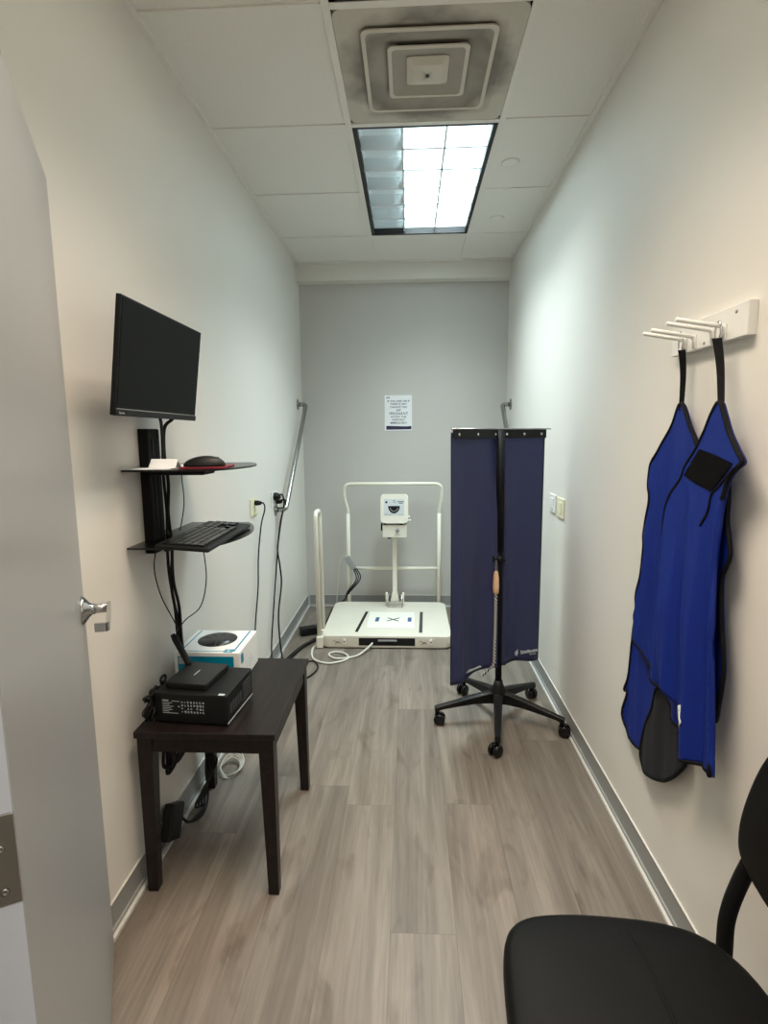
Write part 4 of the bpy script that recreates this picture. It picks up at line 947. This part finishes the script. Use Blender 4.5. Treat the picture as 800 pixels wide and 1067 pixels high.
def foldB(y, z):
    k = min(1, max(0, (1.23-z)*3.0)); ty = y-0.10*(z-1.0)
    return k*(0.014*math.sin(ty*52+0.9) + 0.006*math.sin(ty*110+z*5) - 0.010)
tA = thing('lead_apron', (XA, 1.38, 0.52), 'royal blue lead apron hanging from the far peg, partly behind the other', 'apron', 'lead aprons')
y1_, z1_ = 1.4540, 1.4130
strap(Vector((0.694, 1.455, 1.556)), Vector((XA+0.002, y1_, z1_-0.01)), m_trim, tA)
b = new_bm(); tube(b, [Vector((0.694, 1.462+0.011*math.sin(a*PI/10), 1.572+0.021*math.cos(a*PI/10))) for a in range(20)], 0.002, 8, closed=True); obj('hanging_ring', b, m_chrome, tA)
sheet('back_panel', [(1.631, 0.948), (1.678, 0.782), (1.703, 0.579), (1.725, 0.509), (1.708, 0.504), (1.729, 0.419), (1.683, 0.377), (1.587, 0.379), (1.506, 0.420), (1.455, 0.492), (1.445, 0.584), (1.463, 0.716), (1.503, 0.841), (1.529, 0.945)], XA+0.012, lambda y, z: 0.4*foldA(y, z), m_apron, tA, th=0.006)
sheet('front_panel', [(1.455, 1.423), (1.490, 1.375), (1.528, 1.334), (1.568, 1.291), (1.600, 1.257), (1.608, 1.229), (1.611, 1.200), (1.588, 1.175), (1.584, 1.142), (1.596, 1.095), (1.618, 1.060), (1.614, 1.034), (1.593, 1.021), (1.603, 0.955), (1.616, 0.905), (1.642, 0.840), (1.670, 0.781), (1.651, 0.747), (1.625, 0.720), (1.560, 0.686), (1.505, 0.658), (1.437, 0.639), (1.374, 0.611), (1.327, 0.600), (1.297, 0.663), (1.291, 0.816), (1.300, 1.006), (1.310, 1.144), (1.335, 1.257), (1.370, 1.321), (1.403, 1.363)], XA, foldA, m_apron, tA, th=0.010)
sheet('lining', [(1.473, 0.638), (1.510, 0.555), (1.557, 0.469), (1.575, 0.401), (1.569, 0.355), (1.526, 0.342), (1.460, 0.365), (1.406, 0.399), (1.349, 0.455), (1.320, 0.503), (1.321, 0.545), (1.336, 0.579), (1.380, 0.608)], XA+0.006, lambda y, z: 0.4*foldA(y, z), mat('black_lining', rgb(18, 19, 28), 0.7), tA, th=0.007)
tB = thing('lead_apron', (XB, 1.2, 0.52), 'royal blue lead apron with a black hook-tape patch, nearest the chair', 'apron', 'lead aprons')
y1_, z1_ = 1.2300, 1.4020
strap(Vector((0.688, 1.285, 1.556)), Vector((XB+0.008, y1_+0.004, z1_-0.02)), m_trim, tB, wd=0.0125)
b = new_bm(); tube(b, [Vector((0.692, 1.290+0.011*math.sin(a*PI/10), 1.572+0.021*math.cos(a*PI/10))) for a in range(20)], 0.002, 8, closed=True); obj('hanging_ring', b, m_chrome, tB)
sheet('back_panel', [(1.293, 1.370), (1.245, 1.306), (1.218, 1.244), (1.209, 1.202), (1.206, 1.156), (1.191, 1.120), (1.181, 1.080), (1.195, 1.047), (1.210, 1.021), (1.204, 0.976), (1.189, 0.925), (1.173, 0.861), (1.168, 0.804), (1.181, 0.730), (1.195, 0.690), (1.256, 0.685), (1.314, 0.905), (1.346, 1.139), (1.348, 1.280)], XB+0.022, lambda y, z: 0.4*foldB(y, z), m_apron, tB, th=0.008)
sheet('front_panel', [(1.235, 1.413), (1.262, 1.387), (1.285, 1.349), (1.317, 1.308), (1.361, 1.265), (1.376, 1.236), (1.415, 1.198), (1.435, 1.156), (1.444, 1.103), (1.459, 1.049), (1.464, 0.962), (1.457, 0.870), (1.441, 0.794), (1.411, 0.739), (1.361, 0.692), (1.315, 0.653), (1.289, 0.611), (1.293, 0.567), (1.250, 0.564), (1.199, 0.581), (1.167, 0.586), (1.140, 0.592), (1.149, 0.651), (1.160, 0.736), (1.171, 0.843), (1.182, 0.950), (1.198, 1.033), (1.195, 1.120), (1.192, 1.204), (1.180, 1.247), (1.159, 1.269), (1.135, 1.286), (1.158, 1.312), (1.190, 1.348), (1.213, 1.385)], XB, foldB, m_apron, tB, th=0.012,
      bind=[(1.464, 1.003), (1.459, 1.049), (1.444, 1.103), (1.435, 1.156), (1.415, 1.198), (1.376, 1.236), (1.361, 1.265), (1.317, 1.308), (1.285, 1.349), (1.262, 1.387), (1.235, 1.413), (1.213, 1.385), (1.190, 1.348), (1.158, 1.312), (1.135, 1.286), (1.159, 1.269), (1.180, 1.247), (1.192, 1.204)])
b = new_bm(); tube(b, [(XB+foldB(q.y, q.z)+0.003, q.y, q.z) for q in catmull([(0, y_, z_) for y_, z_ in [(1.289, 0.611), (1.293, 0.567), (1.250, 0.564), (1.199, 0.581), (1.167, 0.586), (1.140, 0.592), (1.144, 0.617)]], 4)], 0.0052, 8); obj('hem_binding', b, m_trim, tB)
pq = [(1.295, 1.309), (1.230, 1.298), (1.163, 1.282), (1.194, 1.250), (1.234, 1.217), (1.297, 1.228), (1.357, 1.244), (1.326, 1.279)]
sheet('hook_patch', pq, XB-0.0025, foldB, m_hook, tB, th=0.004, binding=0, smooth=False)
# black fold line from the patch down the front, as the second edge of the doubled cloth
b = new_bm(); Lp = [(1.141, 1.282), (1.178, 1.255), (1.210, 1.228), (1.234, 1.208), (1.244, 1.172), (1.263, 1.134)]
tube(b, [(XB+foldB(y, z)-0.0005, y, z) for y, z in [(q.y, q.z) for q in catmull([(0, a, c) for a, c in Lp], 4)]], 0.0030, 8); obj('seam_binding', b, m_trim, tB)
sheet('care_tag', [(1.292, 0.673), (1.270, 0.689), (1.250, 0.678), (1.235, 0.664), (1.254, 0.639), (1.272, 0.633), (1.284, 0.650)], XB-0.003, foldB, m_white, tB, th=0.0012, binding=0)

# ------------------------------------------------------------------ chair in the near right corner
t = thing('guest_chair', (0.38, 0.68, 0), 'black padded chair with curved back support in the near right corner', 'chair')
def padded(bm, outline, z0, z1, crown, M=None, rim=0.02):           # cushion: rings shrinking towards the crowned top
    n = len(outline); cx_ = sum(p[0] for p in outline)/n; cy_ = sum(p[1] for p in outline)/n; loops = []
    prof = [(0.93, z0), (0.985, z0+0.006), (1.0, z0+rim), (1.0, z1-rim), (0.99, z1-rim*0.5), (0.965, z1-rim*0.15), (0.93, z1), (0.8, z1+crown*0.45), (0.6, z1+crown*0.75), (0.4, z1+crown*0.92), (0.2, z1+crown), ]
    for s_, z in prof: loops.append([bm.verts.new((cx_+(x-cx_)*s_, cy_+(y-cy_)*s_, z)) for x, y in outline])
    cen = bm.verts.new((cx_, cy_, z1+crown)); bot = bm.verts.new((cx_, cy_, z0)); vs_ = [v for l_ in loops for v in l_]+[cen, bot]
    for A, B in zip(loops, loops[1:]):
        for k in range(n): bm.faces.new((A[k], A[(k+1) % n], B[(k+1) % n], B[k])).smooth = True
    for k in range(n): bm.faces.new((loops[-1][k], loops[-1][(k+1) % n], cen)).smooth = True; bm.faces.new((loops[0][(k+1) % n], loops[0][k], bot)).smooth = True
    if M is not None: bmesh.ops.transform(bm, matrix=M, verts=vs_)
so = catmull([(p[0], p[1], 0) for p in [(0.150, 0.66), (0.155, 0.76), (0.166, 0.83), (0.186, 0.866), (0.225, 0.886), (0.30, 0.893), (0.39, 0.890), (0.47, 0.880), (0.53, 0.855), (0.568, 0.80), (0.580, 0.72), (0.580, 0.62), (0.568, 0.54), (0.53, 0.485), (0.47, 0.462), (0.39, 0.452), (0.30, 0.450), (0.225, 0.456), (0.186, 0.476), (0.166, 0.512), (0.155, 0.58)]], 4, closed=True)
b = new_bm(); padded(b, [(q.x, q.y+max(0, q.y-0.62)*0.085) for q in so], 0.405, 0.462, 0.010, rim=0.022); seat = obj('seat', b, m_leather, t)
b = new_bm()
for dx in (0, 0.007): tube(b, [Vector((0.388+dx+0.006*math.sin(k/20*PI), 0.468+0.416*k/20, 0.4625+0.0095*math.sin(PI*k/20)**0.6)) for k in range(21)], 0.0022, 6)
obj('seam', b, m_leather, seat)
# backrest: outline in (y, z), padded towards -x, leaning back slightly
bo = catmull([(p[0], p[1], 0) for p in [(0.955, 0.60), (0.945, 0.68), (0.912, 0.78), (0.86, 0.85), (0.78, 0.90), (0.69, 0.915), (0.60, 0.90), (0.52, 0.85), (0.468, 0.78), (0.435, 0.68), (0.425, 0.60), (0.445, 0.555), (0.53, 0.525), (0.69, 0.512), (0.85, 0.525), (0.935, 0.555)]], 4, closed=True)
b = new_bm(); Mbk = Matrix(((0, 0, -1, 0.655), (1, 0, 0, 0), (0, 1, 0, 0), (0, 0, 0, 1)))
padded(b, [(q.x, q.y) for q in bo], 0.0, 0.034, 0.008, rim=0.014)
bmesh.ops.transform(b, matrix=Mbk, verts=b.verts)
for v in b.verts: v.co.x += 0.05*(v.co.z-0.60)*0.6 - 0.25*(v.co.y-0.69)**2*0.6
obj('backrest', b, m_leather, t)
for s, y0 in ((1, 0.918), (-1, 0.462)):
    b = new_bm(); tube(b, catmull([(0.645, y0-0.03*s, 0.70), (0.640, y0+0.005*s, 0.60), (0.623, y0+0.020*s, 0.52), (0.606, y0+0.022*s, 0.45), (0.600, y0+0.018*s, 0.39), (0.605, y0+0.010*s, 0.25), (0.645, y0+0.004*s, 0.013)], 7), 0.0145, 14)
    obj('back_leg', b, m_blackm, t)
for s, y0 in ((1, 0.865), (-1, 0.490)):
    b = new_bm(); tube(b, fillet([(0.56, y0, 0.396), (0.22, y0, 0.396), (0.165, y0+0.012*s, 0.013)], 0.05, 6), 0.011, 12); obj('front_leg', b, m_blackm, t)
b = new_bm(); tube(b, [(0.56, 0.468, 0.396), (0.56, 0.912, 0.396)], 0.011, 12); obj('seat_frame', b, m_blackm, t); b = new_bm(); tube(b, [(0.25, 0.49, 0.396), (0.25, 0.865, 0.396)], 0.011, 12); obj('seat_frame', b, m_blackm, t)
